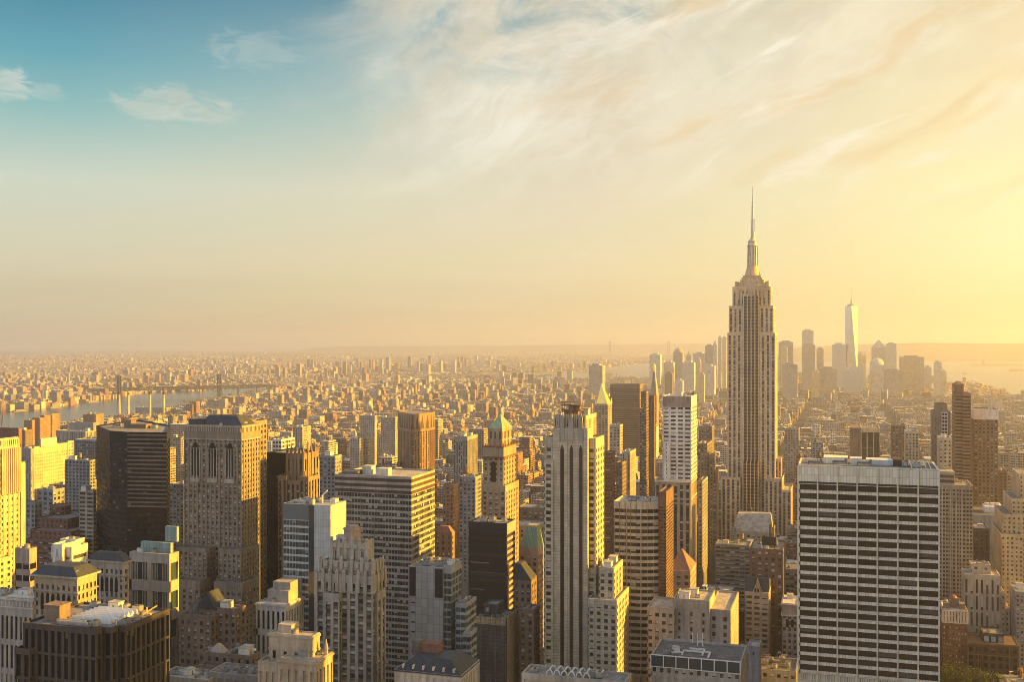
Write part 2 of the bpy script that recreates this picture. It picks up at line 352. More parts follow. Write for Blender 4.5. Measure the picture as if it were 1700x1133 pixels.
HEROES = []                                        # footprints and visible screen ranges
def thing(name, label, cat, loc, group=None):
    o = bpy.data.objects.new(name, None); COL.objects.link(o); o.location = loc; o.empty_display_size = 5
    o['label'] = label; o['category'] = cat
    if group: o['group'] = group
    return o
def tag(o, label, cat, group=None):
    o['label'] = label; o['category'] = cat
    if group: o['group'] = group
    return o
def put_windows(wins, root, loc, limit=100):
    if not wins: return
    near = [w for w in wins]
    near.sort(key=lambda w: (-round(w[2]), w[1]))
    for (x, y, z, w, h, ang, gl) in near[:limit]:
        o = bpy.data.objects.new('window', pane_mesh(w, h, gl)); COL.objects.link(o); o.parent = root
        o.location = (x-loc[0], y-loc[1], z-loc[2]); o.rotation_euler = (0, 0, ang)
    rest = near[limit:]
    if rest:
        mb = MB(); mats = []
        for (x, y, z, w, h, ang, gl) in rest:
            if gl not in mats: mats.append(gl)
            c, s_ = math.cos(ang)*w/2, math.sin(ang)*w/2
            mb.uv[len(mb.f)] = ((0,0),(1,0),(1,1),(0,1))
            mb.add([(x-c,y-s_,z-h/2),(x+c,y+s_,z-h/2),(x+c,y+s_,z+h/2),(x-c,y-s_,z+h/2)], [(0,1,2,3)], mats.index(gl))
        mb.build('windows', mats, root, loc, 'stuff')
def rect(x0, x1, y0, y1): return [(x0,y0),(x1,y0),(x1,y1),(x0,y1)]
UNIT = {}
def roof_unit(root, loc, x, y, z, k, rot=0.0, s=1.0):
    if k not in UNIT:
        mb = MB()
        if k == 0:
            mb.box(-2,2,-1.4,1.4,.3,2.4,bottom=True); mb.box(-1.7,1.7,-1.1,1.1,0,.3,1); mb.cone(-.9,0,.7,.7,2.4,2.8,10,1); mb.cone(.9,0,.7,.7,2.4,2.8,10,1)
        elif k == 1:
            mb.box(-3.5,3.5,-.5,.5,.8,1.8,bottom=True); mb.box(-3.5,-3.1,-.4,.4,0,.8,1); mb.box(3.1,3.5,-.4,.4,0,.8,1); mb.box(2.5,3.6,-.6,.6,1.8,3.0)
        elif k == 2:
            mb.box(-2.6,2.6,-2,2,0,3.2); mb.box(-2.8,2.8,-2.2,2.2,3.2,3.5,1,bottom=True); mb.box(-.5,.5,-2.06,-1.9,0,2.2,1)
        else:
            mb.cone(0,0,1.6,1.6,.6,2.6,14); mb.cone(0,0,1.2,.9,2.6,3.0,14,1); mb.box(-1.3,1.3,-1.3,1.3,0,.6,1)
        o = mb.build('rooftop_unit', [['metal','roofgrey','whitemetal','metal'][k], 'rooftar' if k != 2 else 'roofpale']); UNIT[k] = o.data; bpy.data.objects.remove(o)
    o = bpy.data.objects.new(['air_handler','duct','stair_bulkhead','cooling_fan'][k], UNIT[k]); COL.objects.link(o); o.parent = root
    o.location = (x-loc[0], y-loc[1], z-loc[2]); o.rotation_euler = (0,0,rot); o.scale = (s,s,s)
TANK = []
def water_tank(root, loc, x, y, z, s=1.0):
    if not TANK:
        mb = MB(); mb.cone(0,0,2.0,1.9,3.2,7.0,14,0); mb.cone(0,0,2.15,.1,7.0,8.6,14,1)
        for a in range(4): c, q = 1.3*math.cos(a*math.pi/2+.78), 1.3*math.sin(a*math.pi/2+.78); mb.box(c-.15,c+.15,q-.15,q+.15,0,3.2,1)
        mb.box(-1.6,1.6,-1.6,1.6,3.0,3.2,1,bottom=True)
        o = mb.build('water_tank', ['timber','rooftar']); TANK.append(o.data); bpy.data.objects.remove(o)
    o = bpy.data.objects.new('water_tank', TANK[0]); COL.objects.link(o); o.parent = root
    o.location = (x-loc[0], y-loc[1], z-loc[2]); o.scale = (s,s,s)
def clutter(root, loc, x0, x1, y0, y1, z, n, tank=0, rng_=random):
    used = []
    for i in range(n*6):
        if len(used) >= n: break
        x, y = rng_.uniform(x0+3, x1-3) if x1-x0 > 7 else (x0+x1)/2, rng_.uniform(y0+3, y1-3) if y1-y0 > 7 else (y0+y1)/2
        if any(abs(x-a)+abs(y-b) < 6.5 for a, b in used): continue
        used.append((x, y)); roof_unit(root, loc, x, y, z, rng_.choice([0,0,1,2,3]), rng_.choice([0, math.pi/2]), rng_.uniform(.7, 1.2))
    for i in range(tank):
        for _ in range(20):
            x, y = rng_.uniform(x0+2.5, max(x0+2.6, x1-2.5)), rng_.uniform(y0+2.5, max(y0+2.6, y1-2.5))
            if all(abs(x-a)+abs(y-b) > 5 for a, b in used): used.append((x, y)); water_tank(root, loc, x, y, z, rng_.uniform(.8, 1.15)); break
class Bld:
    """One building from photo columns and roof rows: tiers = (xl, xr, ytop, Y0, depth or -px of rear corner, style, opts)."""
    def __init__(s, name, label, tiers, wall, spm='darkspandrel', roof='roofgrey', yvis=1140, cat='building', units=3, tank=0, limit=100, group=None):
        s.dims = []; wins = []
        t0 = tiers[0]
        X0 = X_at(t0[0], t0[3]); X1 = X_at(t0[1], t0[3])
        s.loc = ((X0+X1)/2, t0[3]+5, 0)
        s.root = thing(name, label, cat, s.loc, group)
        mb = MB(); s.roofs = []
        for ti, t in enumerate(tiers):
            xl, xr, yt, Y0, dd, st = t[:6]; op = t[6] if len(t) > 6 else {}
            x0, x1 = X_at(xl, Y0), X_at(xr, Y0)
            y1 = Y0+dd if dd >= 0 else Y_of(-dd, x1)
            if y1 <= Y0+3: y1 = Y0+12
            xm = (x0+x1)/2
            z1 = Z_at(yt, xm, Y0); z0 = Z_at(op['yb'], xm, Y0) if 'yb' in op else 0.0
            zv = Z_at(min(op.get('yv', yvis)+(110 if 'yb' not in op else 0), 1140), xm, Y0)
            poly = op['poly'](x0, x1, Y0, y1) if 'poly' in op else rect(x0, x1, Y0, y1)
            rf = MB(); s.tier(mb, rf, wins, poly, z0, z1, zv, st, ti < 99); s.roofs.append(rf)
            s.dims.append((x0, x1, Y0, y1, z0, z1))
            if ti == 0 or op.get('units'):
                clutter(s.root, s.loc, x0+1, x1-1, Y0+1, y1-1, z1-.85, op.get('units', units)+(2 if Y0 < 650 and op.get('units', units) else 0), tank if ti == 0 else 0)
            HEROES.append((x0-3, x1+3, Y0-3, y1+3, xl-2, (xr if dd >= 0 else max(xr, -dd))+2, op.get('yv', yvis), z1))
        mb.build('wall', [wall, spm], s.root, s.loc); [rf.build('roof', roof, s.root, s.loc) for rf in s.roofs]
        put_windows(wins, s.root, s.loc, limit)
    def tier(s, mb, rf, wins, poly, z0, z1, zv, st, par=True):
        n = len(poly); ins = inset(poly, st['dp']) if st else poly
        mb.prism(ins, z0, z1-1.0)
        if st:
            for i in range(n):
                p0, p1 = poly[i], poly[(i+1)%n]
                nx, ny = p1[1]-p0[1], -(p1[0]-p0[0])
                if ny > 0.6*math.hypot(nx, ny): continue          # south faces stay plain
                facade(mb, wins, p0, p1, z0, z1, zv, st, i)
        a, b = inset(poly, .12), inset(poly, .6)
        for i in range(n):                                         # parapet
            j = (i+1)%n
            mb.add([(a[i][0],a[i][1],z1-1.02),(a[j][0],a[j][1],z1-1.02),(a[j][0],a[j][1],z1+.02),(a[i][0],a[i][1],z1+.02),(b[i][0],b[i][1],z1-1.02),(b[j][0],b[j][1],z1-1.02),(b[j][0],b[j][1],z1+.02),(b[i][0],b[i][1],z1+.02)],
                   [(0,1,2,3),(3,2,6,7),(5,4,7,6)], 0)
        rf.add([(x,y,z1-.9) for x,y in b], [tuple(range(n))], 0)
    def part(s, name, mb, mats, parent=None): return mb.build(name, mats, parent or s.root, s.loc if parent is None else (s.loc[0]+parent.location.x, s.loc[1]+parent.location.y, s.loc[2]+parent.location.z))
def hip(mb, x0, x1, y0, y1, z0, z1, k=1.0, mi=0):    # hipped roof; k<1 leaves a flat top
    cx, cy = (x0+x1)/2, (y0+y1)/2; a, b = (x1-x0)/2*(1-k), (y1-y0)/2*(1-k)
    mb.prism(rect(x0,x1,y0,y1), z0, z1, mi, None, rect(cx-max(a,.05),cx+max(a,.05),cy-max(b,.05),cy+max(b,.05)))

# ================================================================== landmark buildings
def P(**k): return k
# ---- slab of white travertine grid, right foreground
b = Bld('office_tower', 'broad pale travertine slab with dark window bands in seven bays, right foreground',
    [(1325, 1559, 776, 560, 34, dict(S(bw=10.25, fh=4.55, ww=.925, wh=.65, dp=.9, top=9.6, gl='glassbronze', so=.35, po=0), nb=7))], 'travertine', roof='roofgrey', units=0, limit=100)
x0, x1, y0, y1, z0, z1 = b.dims[0]
mb = MB(); nb = 7; bay = (x1-x0)/nb
for i in range(nb+1):
    c = x0+i*bay; mb.box(c-.32, c+.32, y0-.55, y0-.045, 0, z1-.5)
b.part('pier', mb, 'travertine')
mb = MB(); mb.box(x0+.4, x1-.4, y0-.30, y0-.05, z1-9.2, z1-8.2)
b.part('louver_band', mb, 'darkspandrel')
# mullions in the bands
mb = MB()
for k in range(27):
    zt = z1-9.6-k*4.55
    for i in range(nb):
        for j in range(1, 8):
            c = x0+i*bay+.4+j*(bay-.8)/8; mb.box(c-.05, c+.05, y0+.6, y0+.9, zt-2.94, zt-.01)
b.part('mullions', mb, 'darkbrown').__setitem__('kind', 'stuff')
zr = z1-.9
mb = MB(); mb.box(x0+12, x0+24, y0+18, y0+30, zr, zr+3.4); b.part('mechanical_penthouse', mb, 'travertine')
mb = MB(); mb.box(x0+25, x0+31, y0+20, y0+28, zr, zr+3.0); mb.box(x0+33, x0+46, y0+20, y0+31, zr, zr+2.5); b.part('mechanical_penthouse', mb, 'whitemetal')
mb = MB(); mb.box(x0+46, x0+50, y0+15, y0+31, zr, zr+3.2); b.part('stair_bulkhead', mb, 'darkbrown')
for q in (8, 20, 32, 52, 57): roof_unit(b.root, b.loc, x0+q, y0+12+q%7, zr, [0,3,1][q%3])
water_tank(b.root, b.loc, x0+9.5, y0+28, zr, .6)
mb = MB()
for i in range(5): mb.bar((x1-12+i*2.2, y0+4, zr+.2), (x1-12+i*2.2, y0+31, zr+1.6), .18)
mb.bar((x1-13, y0+5, zr+.4), (x1-2, y0+5, zr+.4), .2); mb.bar((x1-13, y0+30, zr+1.6), (x1-2, y0+30, zr+1.6), .2)
b.part('window_washing_rail', mb, 'metal')

# ---- the tall limestone skyscraper with mast
b = Bld('skyscraper', 'tallest limestone skyscraper with stepped crown, mast and long antenna, right of centre',
  [(1207.5, 1287, 553, 1285, 44, S(bw=5.3, fh=3.9, ww=.46, wh=.56, dp=.7, so=.5, top=3, spm=1, gl='glassspot'), dict(yv=800)),
   (1210, 1284, 508, 1287, 40, S(bw=5.2, fh=3.9, ww=.46, wh=.56, dp=.7, so=.5, top=3, spm=1, gl='glassspot'), dict(yb=553, yv=556, units=0)),
   (1216, 1279.5, 476, 1290, 33, S(bw=5.0, fh=4.2, ww=.42, wh=.5, dp=.6, so=.3, top=5, spm=1), dict(yb=508, yv=508, units=0)),
   (1197.5, 1229, 793, 1275, 62, S(bw=5.0, fh=3.9, ww=.5, wh=.56, dp=.6, so=.4, top=3, spm=1), dict(yv=860, units=0)),
   (1269, 1298.5, 795, 1275, 62, S(bw=5.0, fh=3.9, ww=.5, wh=.56, dp=.6, so=.4, top=3, spm=1), dict(yv=860, units=0)),
   (1181, 1198, 810, 1272, 66, S(bw=4.4, fh=3.9, ww=.5, wh=.56, dp=.6, so=.4, top=3, spm=1), dict(yv=860, units=0)),
   (1298.5, 1313, 814, 1272, 66, S(bw=4.4, fh=3.9, ww=.5, wh=.56, dp=.6, so=.4, top=3, spm=1), dict(yv=860, units=0)),
   (1287, 1297, 762, 1295, 40, S(bw=4.4, fh=3.9, ww=.5, wh=.56, dp=.6, so=.4, top=3, spm=1), dict(yv=800, units=0)),
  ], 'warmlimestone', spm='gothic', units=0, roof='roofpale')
x0, x1, y0, y1, z0, z1 = b.dims[0]; xc = (x0+x1)/2; za = b.dims[1][5]; zt = b.dims[2][5]; zl = b.dims[3][5]; yc = 1307
# recessed centre: dark vertical strips between tall piers
mb = MB(); wc = X_at(1260, 1285)-X_at(1235, 1285); n = 4
zarch = Z_at(766, xc, 1285)
for lo, hi, yy in ((zarch, Z_at(492, xc, 1285), 1284.2), (0, zarch, 1276.5)):
    mb.box(xc-wc/2, xc+wc/2, yy+.6, 1284.9 if yy < 1284 else 1286, lo, hi, 1)
    for i in range(n+1):
        c = xc-wc/2+i*wc/n; mb.box(c-.55, c+.55, yy-.3, yy+.6, lo, hi+(3 if yy > 1284 else 1), 0)
    nf = int((hi-max(lo, 45))/3.9)
    for k in range(nf):
        zz = hi-(k+1)*3.9; mb.box(xc-wc/2+.1, xc+wc/2-.1, yy+.35, yy+.6, zz, zz+1.5, 2)
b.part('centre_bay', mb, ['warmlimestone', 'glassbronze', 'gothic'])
# stepped crown
mb = MB(); h = (x1-x0)
z = zt
for (wd, dd, hh) in ((.58, 26, 4.5), (.50, 23, 3.2), (.44, 20, 3.0), (.38, 17, 2.6)):
    mb.box(xc-h*wd/2*1.0, xc+h*wd/2, yc-dd/2, yc+dd/2, z-1, z+hh); mb.box(xc-h*wd/2-.4, xc+h*wd/2+.4, yc-dd/2-.4, yc+dd/2+.4, z+hh, z+hh+.6, bottom=True); z += hh
for s_ in (-1, 1):
    for q in (.30, .34): mb.box(xc+s_*h*q-1, xc+s_*h*q+1, yc-13, yc+13, zt-1, zt+5+q*4)
for i in range(9): c = xc-h*.27+i*h*.54/8; mb.box(c-.7, c+.7, yc-17.6, yc-16.4, zt-14, zt+1.6)
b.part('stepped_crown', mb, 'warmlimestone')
# mast with wings
mb = MB(); zm = z; ztop = Z_at(398, xc, yc)
mb.prism([(xc+8.2*math.cos(a), yc+8.2*math.sin(a)) for a in [2*math.pi*i/16 for i in range(16)]], zm-.5, zm+12, 0, None, [(xc+6.4*math.cos(a), yc+6.4*math.sin(a)) for a in [2*math.pi*i/16 for i in range(16)]])
mb.cone(xc, yc, 6.0, 5.4, zm+12, ztop-8, 16, 1)
for i in range(16):
    a = 2*math.pi*i/16; mb.bar((xc+6.2*math.cos(a), yc+6.2*math.sin(a), zm+10), (xc+5.6*math.cos(a), yc+5.6*math.sin(a), ztop-8), .35)
for sx, sy in ((1,0),(-1,0),(0,1),(0,-1)):
    for r0, r1, zz in ((9.5, 6.2, 22), (8, 6.0, 30)):
        mb.prism([(xc+sx*5-sy*1.0, yc+sy*5-sx*1.0), (xc+sx*r0-sy*1.0, yc+sy*r0-sx*1.0), (xc+sx*r0+sy*1.0, yc+sy*r0+sx*1.0), (xc+sx*5+sy*1.0, yc+sy*5+sx*1.0)], zm, zm+zz*.55, 0, None,
                 [(xc+sx*5-sy*.6, yc+sy*5-sx*.6), (xc+sx*r1-sy*.6, yc+sy*r1-sx*.6), (xc+sx*r1+sy*.6, yc+sy*r1+sx*.6), (xc+sx*5+sy*.6, yc+sy*5+sx*.6)])
mb.cone(xc, yc, 6.4, 6.4, ztop-8, ztop-6.6, 20); mb.cone(xc, yc, 5.4, 5.0, ztop-6.6, ztop-3, 20, 1); mb.cone(xc, yc, 5.8, 5.8, ztop-3, ztop-1.8, 20); mb.cone(xc, yc, 5.0, 2.6, ztop-1.8, ztop+1.6, 20); mb.cone(xc, yc, 2.6, 1.6, ztop+1.6, ztop+4, 16)
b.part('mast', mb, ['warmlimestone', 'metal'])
mb = MB(); ztip = Z_at(310, xc, yc); zz = ztop+3.5; Ht = ztip-zz
for f0, f1, r in ((0, .12, 2.3), (.12, .34, 1.8), (.34, .60, 1.35), (.60, .82, .85), (.82, 1, .4)): mb.cone(xc, yc, r, r*.85, zz+Ht*f0, zz+Ht*f1, 8)
for f in (.12, .2, .27, .34, .42, .5, .6, .68): mb.cone(xc, yc, 2.9-f*1.6, 2.9-f*1.6, zz+Ht*f-.3, zz+Ht*f+.3, 10)
mb.bar((xc+2, yc, zz+Ht*.1), (xc+2, yc, zz+Ht*.36), .3)
for f in (.12, .2, .3, .36): mb.bar((xc, yc, zz+Ht*f), (xc+2, yc, zz+Ht*f), .2)
b.part('antenna', mb, 'metal')

# ---- tan tower with three dark stripes
b = Bld('striped_tower', 'tall tan limestone tower with three dark vertical stripes down its blank front, centre foreground',
  [(918, 975.5, 711, 575, 13, None, dict(units=0)),
   (904, 989, 727, 578.5, -1003, S(bw=4.6, fh=3.75, ww=.52, wh=.55, dp=.45, so=.06, top=6), dict(units=0)),
   (919, 973, 690, 577, -990, S(bw=3.2, fh=6, ww=.4, wh=.7, dp=.5, so=.2, top=2.2, gl='glass'), dict(yb=727, yv=740, units=4)),
   (994, 1019, 943, 571, -1034, S(bw=4.3, fh=3.75, ww=.5, wh=.55, dp=.5, so=.2, top=3), dict(units=2)),
   (976, 1024, 996, 567, -1044, S(bw=4.3, fh=3.75, ww=.52, wh=.55, dp=.5, so=.06, top=3), dict(units=0)),
   (903, 918, 764, 574, 30, S(bw=4.3, fh=3.75, ww=.52, wh=.55, dp=.45, so=.06, top=2), dict(units=0)),
  ], 'limestone', units=0, roof='roofpale')
x0, x1, y0, y1, z0, z1 = b.dims[0]
for q in (.267, .535, .803):
    c = x0+(x1-x0)*q
    mb = MB(); mb.box(c-1.05, c+1.05, y0-.04, y0+.5, 0, z1-12); mb.prism([(c-1.05,y0-.04),(c+1.05,y0-.04),(c+1.05,y0+.5),(c-1.05,y0+.5)], z1-12, z1-9.5, 0, None, [(c-.15,y0-.04),(c+.15,y0-.04),(c+.15,y0+.5),(c-.15,y0+.5)])
    b.part('dark_stripe', mb, 'glassbronze')
    mb = MB(); mb.prism([(c-1.6,y0-.5),(c+1.6,y0-.5),(c+1.6,y0+1),(c-1.6,y0+1)], z1-7, z1+5, 0, None, [(c-1.0,y0-.3),(c+1.0,y0-.3),(c+1.0,y0+1),(c-1.0,y0+1)]); mb.prism([(c-1.0,y0-.3),(c+1.0,y0-.3),(c+1.0,y0+1),(c-1.0,y0+1)], z1+5, z1+8, 0, None, [(c-.1,y0+.2),(c+.1,y0+.2),(c+.1,y0+1),(c-.1,y0+1)])
    b.part('finial', mb, 'stone')
mb = MB(); X0, X1, Y0_, Y1_, _, Z1 = b.dims[2]
for i in range(16): c = X0+.6+i*(X1-X0-1.2)/15; mb.box(c-.28, c+.28, Y0_-.5, Y0_-.06, Z1-8.5, Z1+.6)
b.part('fluted_parapet', mb, 'limestone')
mb = MB()
for i in range(4):
    for j in range(2): mb.box(X0+4+i*3.4, X0+4.3+i*3.4, Y0_+3+j*5, Y0_+3.3+j*5, Z1-.9, Z1+7)
for zz in (2.6, 5.2, 7): mb.box(X0+3.6, X0+15, Y0_+2.6, Y0_+8.8, Z1+zz, Z1+zz+.35, bottom=True)
mb.box(X0+5, X0+13, Y0_+4, Y0_+8, Z1-.9, Z1+2.4); mb.box(X0+8, X0+14, Y0_+3.5, Y0_+8, Z1+2.95, Z1+5.0)
b.part('roof_scaffold', mb, 'rust')

# ---- slim tower, green pyramid
b = Bld('pyramid_tower', 'slim tan tower with bright green copper pyramid roof and sunlit yellow side, centre',
  [(800, 839, 806, 746, -861, S(bw=4.4, fh=3.75, ww=.5, wh=.55, dp=.5, so=.2, top=5), dict(yv=872)),
   (802, 836, 742, 748, -857, S(bw=4.2, fh=3.75, ww=.5, wh=.55, dp=.5, so=.2, top=8), dict(yb=806, yv=806)),
   (811, 833.5, 712, 751, -850, S(bw=3.4, fh=7.0, ww=.45, wh=.75, dp=.5, so=.06, top=2.4), dict(yb=742, yv=742)),
  ], 'tan', spm='midspandrel', units=0, yvis=872)
x0, x1, y0, y1, z0, z1 = b.dims[2]
mb = MB(); hip(mb, x0-.4, x1+.4, y0-.4, y1+.4, z1-.2, Z_at(688, (x0+x1)/2, (y0+y1)/2), .97); b.part('pyramid_roof', mb, 'copper')
mb = MB(); X0, X1, Y0_, Y1_, _, Z1 = b.dims[1]
mb.box(X0-.9, X1+.9, Y0_-.9, Y1_+.9, Z1-8.6, Z1-7.4, bottom=True); mb.box(X0-.6, X1+.6, Y0_-.6, Y1_+.6, Z1-.6, Z1+.1, bottom=True)
for i in range(9): c = X0+i*(X1-X0)/8; mb.cone(c, Y0_-.3, .5, .15, Z1-.2, Z1+2.4, 6)
for i in range(9): c = Y0_+i*(Y1_-Y0_)/8; mb.cone(X1+.3, c, .5, .15, Z1-.2, Z1+2.4, 6)
b.part('cornice', mb, 'redbrick')
c = X0+(X1-X0)*.5; mb = MB(); mb.box(c-1.9, c+1.9, Y0_-.25, Y0_+.4, Z1-26, Z1-13.5); mb.prism([(c-1.9,Y0_-.25),(c+1.9,Y0_-.25),(c+1.9,Y0_+.4),(c-1.9,Y0_+.4)], Z1-13.5, Z1-11, 0, None, [(c-.8,Y0_-.25),(c+.8,Y0_-.25),(c+.8,Y0_+.4),(c-.8,Y0_+.4)])
b.part('arched_window', mb, 'glassdark')

# ---- dense masonry tower, left
ln = S(bw=4.1, fh=3.65, ww=.46, wh=.52, dp=.5, so=.05, top=6, gl='glassspot')
b = Bld('masonry_tower', 'tall brown masonry tower with rows of arched top windows and a sunlit yellow side, left',
  [(305.5, 401, 706, 600, -432, S(bw=3.3, fh=3.3, ww=.5, wh=.56, dp=.6, so=.25, top=9, spm=None, gl='glassspot'), dict(yv=1012, units=3)),
   (297, 343, 910, 590, 11, S(bw=3.3, fh=3.3, ww=.5, wh=.56, dp=.6, so=.2, top=3, gl='glassspot'), dict(yv=1012, units=0)),
   (362, 400, 913, 590, -431, S(bw=3.3, fh=3.3, ww=.5, wh=.56, dp=.6, so=.2, top=3, gl='glassspot'), dict(yv=1012, units=0)),
   (290, 332, 964, 582, 14, ln, dict(yv=1012, units=0)), (355, 402, 968, 582, -431, ln, dict(yv=1012, units=0)),
   (402, 420, 700, 628, -443, S(bw=4.2, fh=3.7, ww=.5, wh=.55, dp=.4, so=.06, top=3), dict(yv=940, units=0))],
  'masonry', spm='masonry', roof='rooftar', units=2)
x0, x1, y0, y1, z0, z1 = b.dims[0]
mb = MB(); hip(mb, x0+8, x1-2, y0+4, y1-2, z1-.5, z1+5.6, .36, 0); mb.box(x0+1, x0+12, y0+4, y0+14, z1-.5, z1+3); b.part('slate_roof', mb, 'slate')
mb = MB(); mb.box(x0-.6, x1+.6, y0-.6, y1+.6, z1-1.4, z1-.4, bottom=True); mb.box(x0-.5, x1+.5, y0-.5, y1+.5, z1-9.6, z1-8.9, bottom=True)
for i in range(24): c = x0+1+i*(x1-x0-2)/23; mb.box(c-.4, c+.4, y0-.45, y0-.05, z1-4.4, z1-1.5)
for i in range(14): c = y0+1+i*(y1-y0-2)/13; mb.box(x1+.05, x1+.45, c-.4, c+.4, z1-4.4, z1-1.5)
b.part('cornice', mb, 'stone')
for q in (.2, .5, .8):
    c = x0+(x1-x0)*q
    mb = MB()
    for k in (-1.9, 0, 1.9): mb.box(c+k-.65, c+k+.65, y0-.1, y0+.4, z1-33, z1-15.5)
    mb.prism([(c-2.6,y0-.1),(c+2.6,y0-.1),(c+2.6,y0+.4),(c-2.6,y0+.4)], z1-15, z1-11.5, 0, None, [(c-.9,y0-.1),(c+.9,y0-.1),(c+.9,y0+.4),(c-.9,y0+.4)])
    b.part('arched_window', mb, 'glassdark')
    mb = MB()
    for k in (-3.2, -.95, .95, 3.2): mb.box(c+k-.3, c+k+.3, y0-.35, y0-.12, z1-34, z1-15)
    mb.box(c-3.6, c+3.6, y0-.8, y0-.06, z1-37, z1-34.4, bottom=True); b.part('balcony', mb, 'stone')

# ---- black glass tower with faceted plan
def park(x0, x1, y0, y1):
    a = at(160, 800); c = at(182, 752); e = at(211, 742); f = at(277, 738); h_ = at(283, 800)
    return [a, c, e, f, h_, at(230, 860)]
b = Bld('black_tower', 'faceted black glass tower with dark bands and grey striped upper right face, left',
  [(165, 276, 703, 700, 55, S(bw=3.0, fh=3.7, ww=.9, wh=.62, dp=.3, po=.12, so=.05, top=8, gl='glassdark'), dict(poly=park, yv=915))], 'black', spm='black', units=0, limit=100, roof='roofgrey')
mb = MB(); p1, p2 = Vector(at(211, 742)), Vector(at(277, 738)); u = (p2-p1).normalized(); nn = Vector((u.y, -u.x)); z1 = b.dims[0][5]
L = (p2-p1).length
for k in range(27):
    zz = z1-1.5-k*1.87*1.55
    q = [p1+u*.3, p2-u*.3, p2-u*.3+nn*.35, p1+u*.3+nn*.35]
    if zz > z1-52: mb.prism([(v.x, v.y) for v in (q[0]+nn*.06, q[1]+nn*.06, q[2], q[3])][::-1][::-1], zz-1.05, zz)
b.part('louvre_bands', mb, 'midspandrel')
mb = MB(); c = at(218, 790); mb.box(c[0]-4, c[0]+2, c[1]-3, c[1]+3, z1-1, z1+5); mb.box(c[0]+3, c[0]+16, c[1]-5, c[1]+2, z1-1, z1+2.4)
b.part('mechanical_penthouse', mb, 'brown')
roof_unit(b.root, b.loc, c[0]+20, c[1], z1-.9, 0); roof_unit(b.root, b.loc, c[0]-14, c[1]+2, z1-.9, 1)

# ---- banded slab in the middle
b = Bld('banded_slab', 'broad office slab with pale and dark horizontal bands, right side sunlit yellow, left of centre',
  [(556, 683, 790, 600, -722, S(bw=1.9, fh=3.75, ww=.9, wh=.62, dp=.35, po=.2, so=0, top=11, gl='glassband'), dict(yv=1050))], 'stone', roof='roofpale', units=0)
x0, x1, y0, y1, z0, z1 = b.dims[0]
mb = MB()
for zz in (1.6, 5.2, 8.6): mb.box(x0-.05, x1+.12, y0-.12, y1, z1-zz-1.9, z1-zz)
b.part('dark_band', mb, 'darkbrown')
mb = MB(); mb.box(x0+14, x0+20, y0+10, y0+16, z1-.9, z1+4.5); mb.box(x0+24, x0+32, y0+8, y0+14, z1-.9, z1+3.4); b.part('mechanical_penthouse', mb, 'pale')
mb = MB(); mb.box(x0+2, x0+13, y0+5, y0+13, z1-.9, z1+1.6); b.part('mechanical_penthouse', mb, 'rooftar')
for i in range(7): roof_unit(b.root, b.loc, x0+3+i*2.6, y0+16+(i%3)*2.4, z1-.9, i%2, 0, .6)

# ---- bronze tower with pointed crown notches (turned 45 degrees)
def tp(x0, x1, y0, y1):
    return [at(660, 1360), at(666, 1338), at(682, 1308), at(688, 1306), at(714, 1330), at(722, 1352), at(700, 1385), at(676, 1385)]
b = Bld('orange_tower', 'orange brown tower with pleated piers and pointed notches round its top, centre left',
  [(660, 722, 679, 1310, 60, S(bw=4.9, fh=3.6, ww=.55, wh=.6, dp=1.0, so=.55, top=22, spm=1, gl='glass'), dict(poly=tp, yv=775, units=2))], 'orangebrick', spm='brown', units=0, limit=60)
z1 = b.dims[0][5]; pl = tp(0,0,0,0); mb = MB()
for i in (0, 1, 2, 3, 4):
    a_, c_ = Vector(pl[i]), Vector(pl[i+1]); L = (c_-a_).length; u = (c_-a_)/L; nn = Vector((u.y, -u.x)); n = max(1, round(L/9))
    for k in range(n):
        m_ = a_+u*((k+.5)*L/n); w = L/n*.36
        q = [m_-u*w+nn*.1, m_+u*w+nn*.1, m_+u*w+nn*.15, m_-u*w+nn*.15]
        t_ = [m_-u*.2+nn*.1, m_+u*.2+nn*.1, m_+u*.2+nn*.15, m_-u*.2+nn*.15]
        mb.prism([(v.x,v.y) for v in q], z1-19, z1-2, 0, None, [(v.x,v.y) for v in t_])
b.part('crown_notch_shade', mb, 'darkspandrel')  # thin dark triangles on the walls, painted shade of the pointed notches

# ---- glass tower with grey panel side
b = Bld('glass_tower', 'blue grey glass tower with panelled white side wall and sunlit blank right face',
  [(470, 549, 838, 520, -575, S(bw=1.9, fh=3.9, ww=.93, wh=.7, dp=.25, po=.05, so=.0, top=9, gl='glassblue', faces='N'))], 'panelgrey', spm='bluespandrel', roof='rooftar', units=5)
x0, x1, y0, y1, z0, z1 = b.dims[0]; xm = X_at(515, 520)
mb = MB(); mb.box(xm, x1+.06, y0-.25, y1, 0, z1-.1); b.part('panel_wall', mb, 'panelgrey')
mb = MB(); mb.box(X_at(513, 520), X_at(522, 520), y0-.35, y0-.02, 0, z1); b.part('corner_glazing', mb, 'glassblue')
mb = MB(); mb.box(x0, xm, y0-.12, y0-.05, z1-8.5, z1-.2); b.part('parapet_screen', mb, 'bluespandrel')
for r_ in range(3):
    for c_ in range(3):
        mb = MB(); yy = y0+(y1-y0)*(.25+.24*c_); zz = z1-34-r_*14; mb.box(x1+.07, x1+.12, yy-.4, yy+.4, zz-1.6, zz+1.6); b.part('slit_window', mb, 'glassdark')
mb = MB(); mb.box(x0+3, x0+12, y0+3, y0+7, z1-.9, z1+1.2); b.part('cooling_plant', mb, 'metal')
mb = MB(); xx = X_at(538, 530); mb.bar((xx, y0+8, z1-1), (xx, y0+8, z1+4), .35); mb.bar((xx, y0+8, z1+4), (xx+4, y0+6, z1+7), .3); b.part('davit_crane', mb, 'whitemetal')

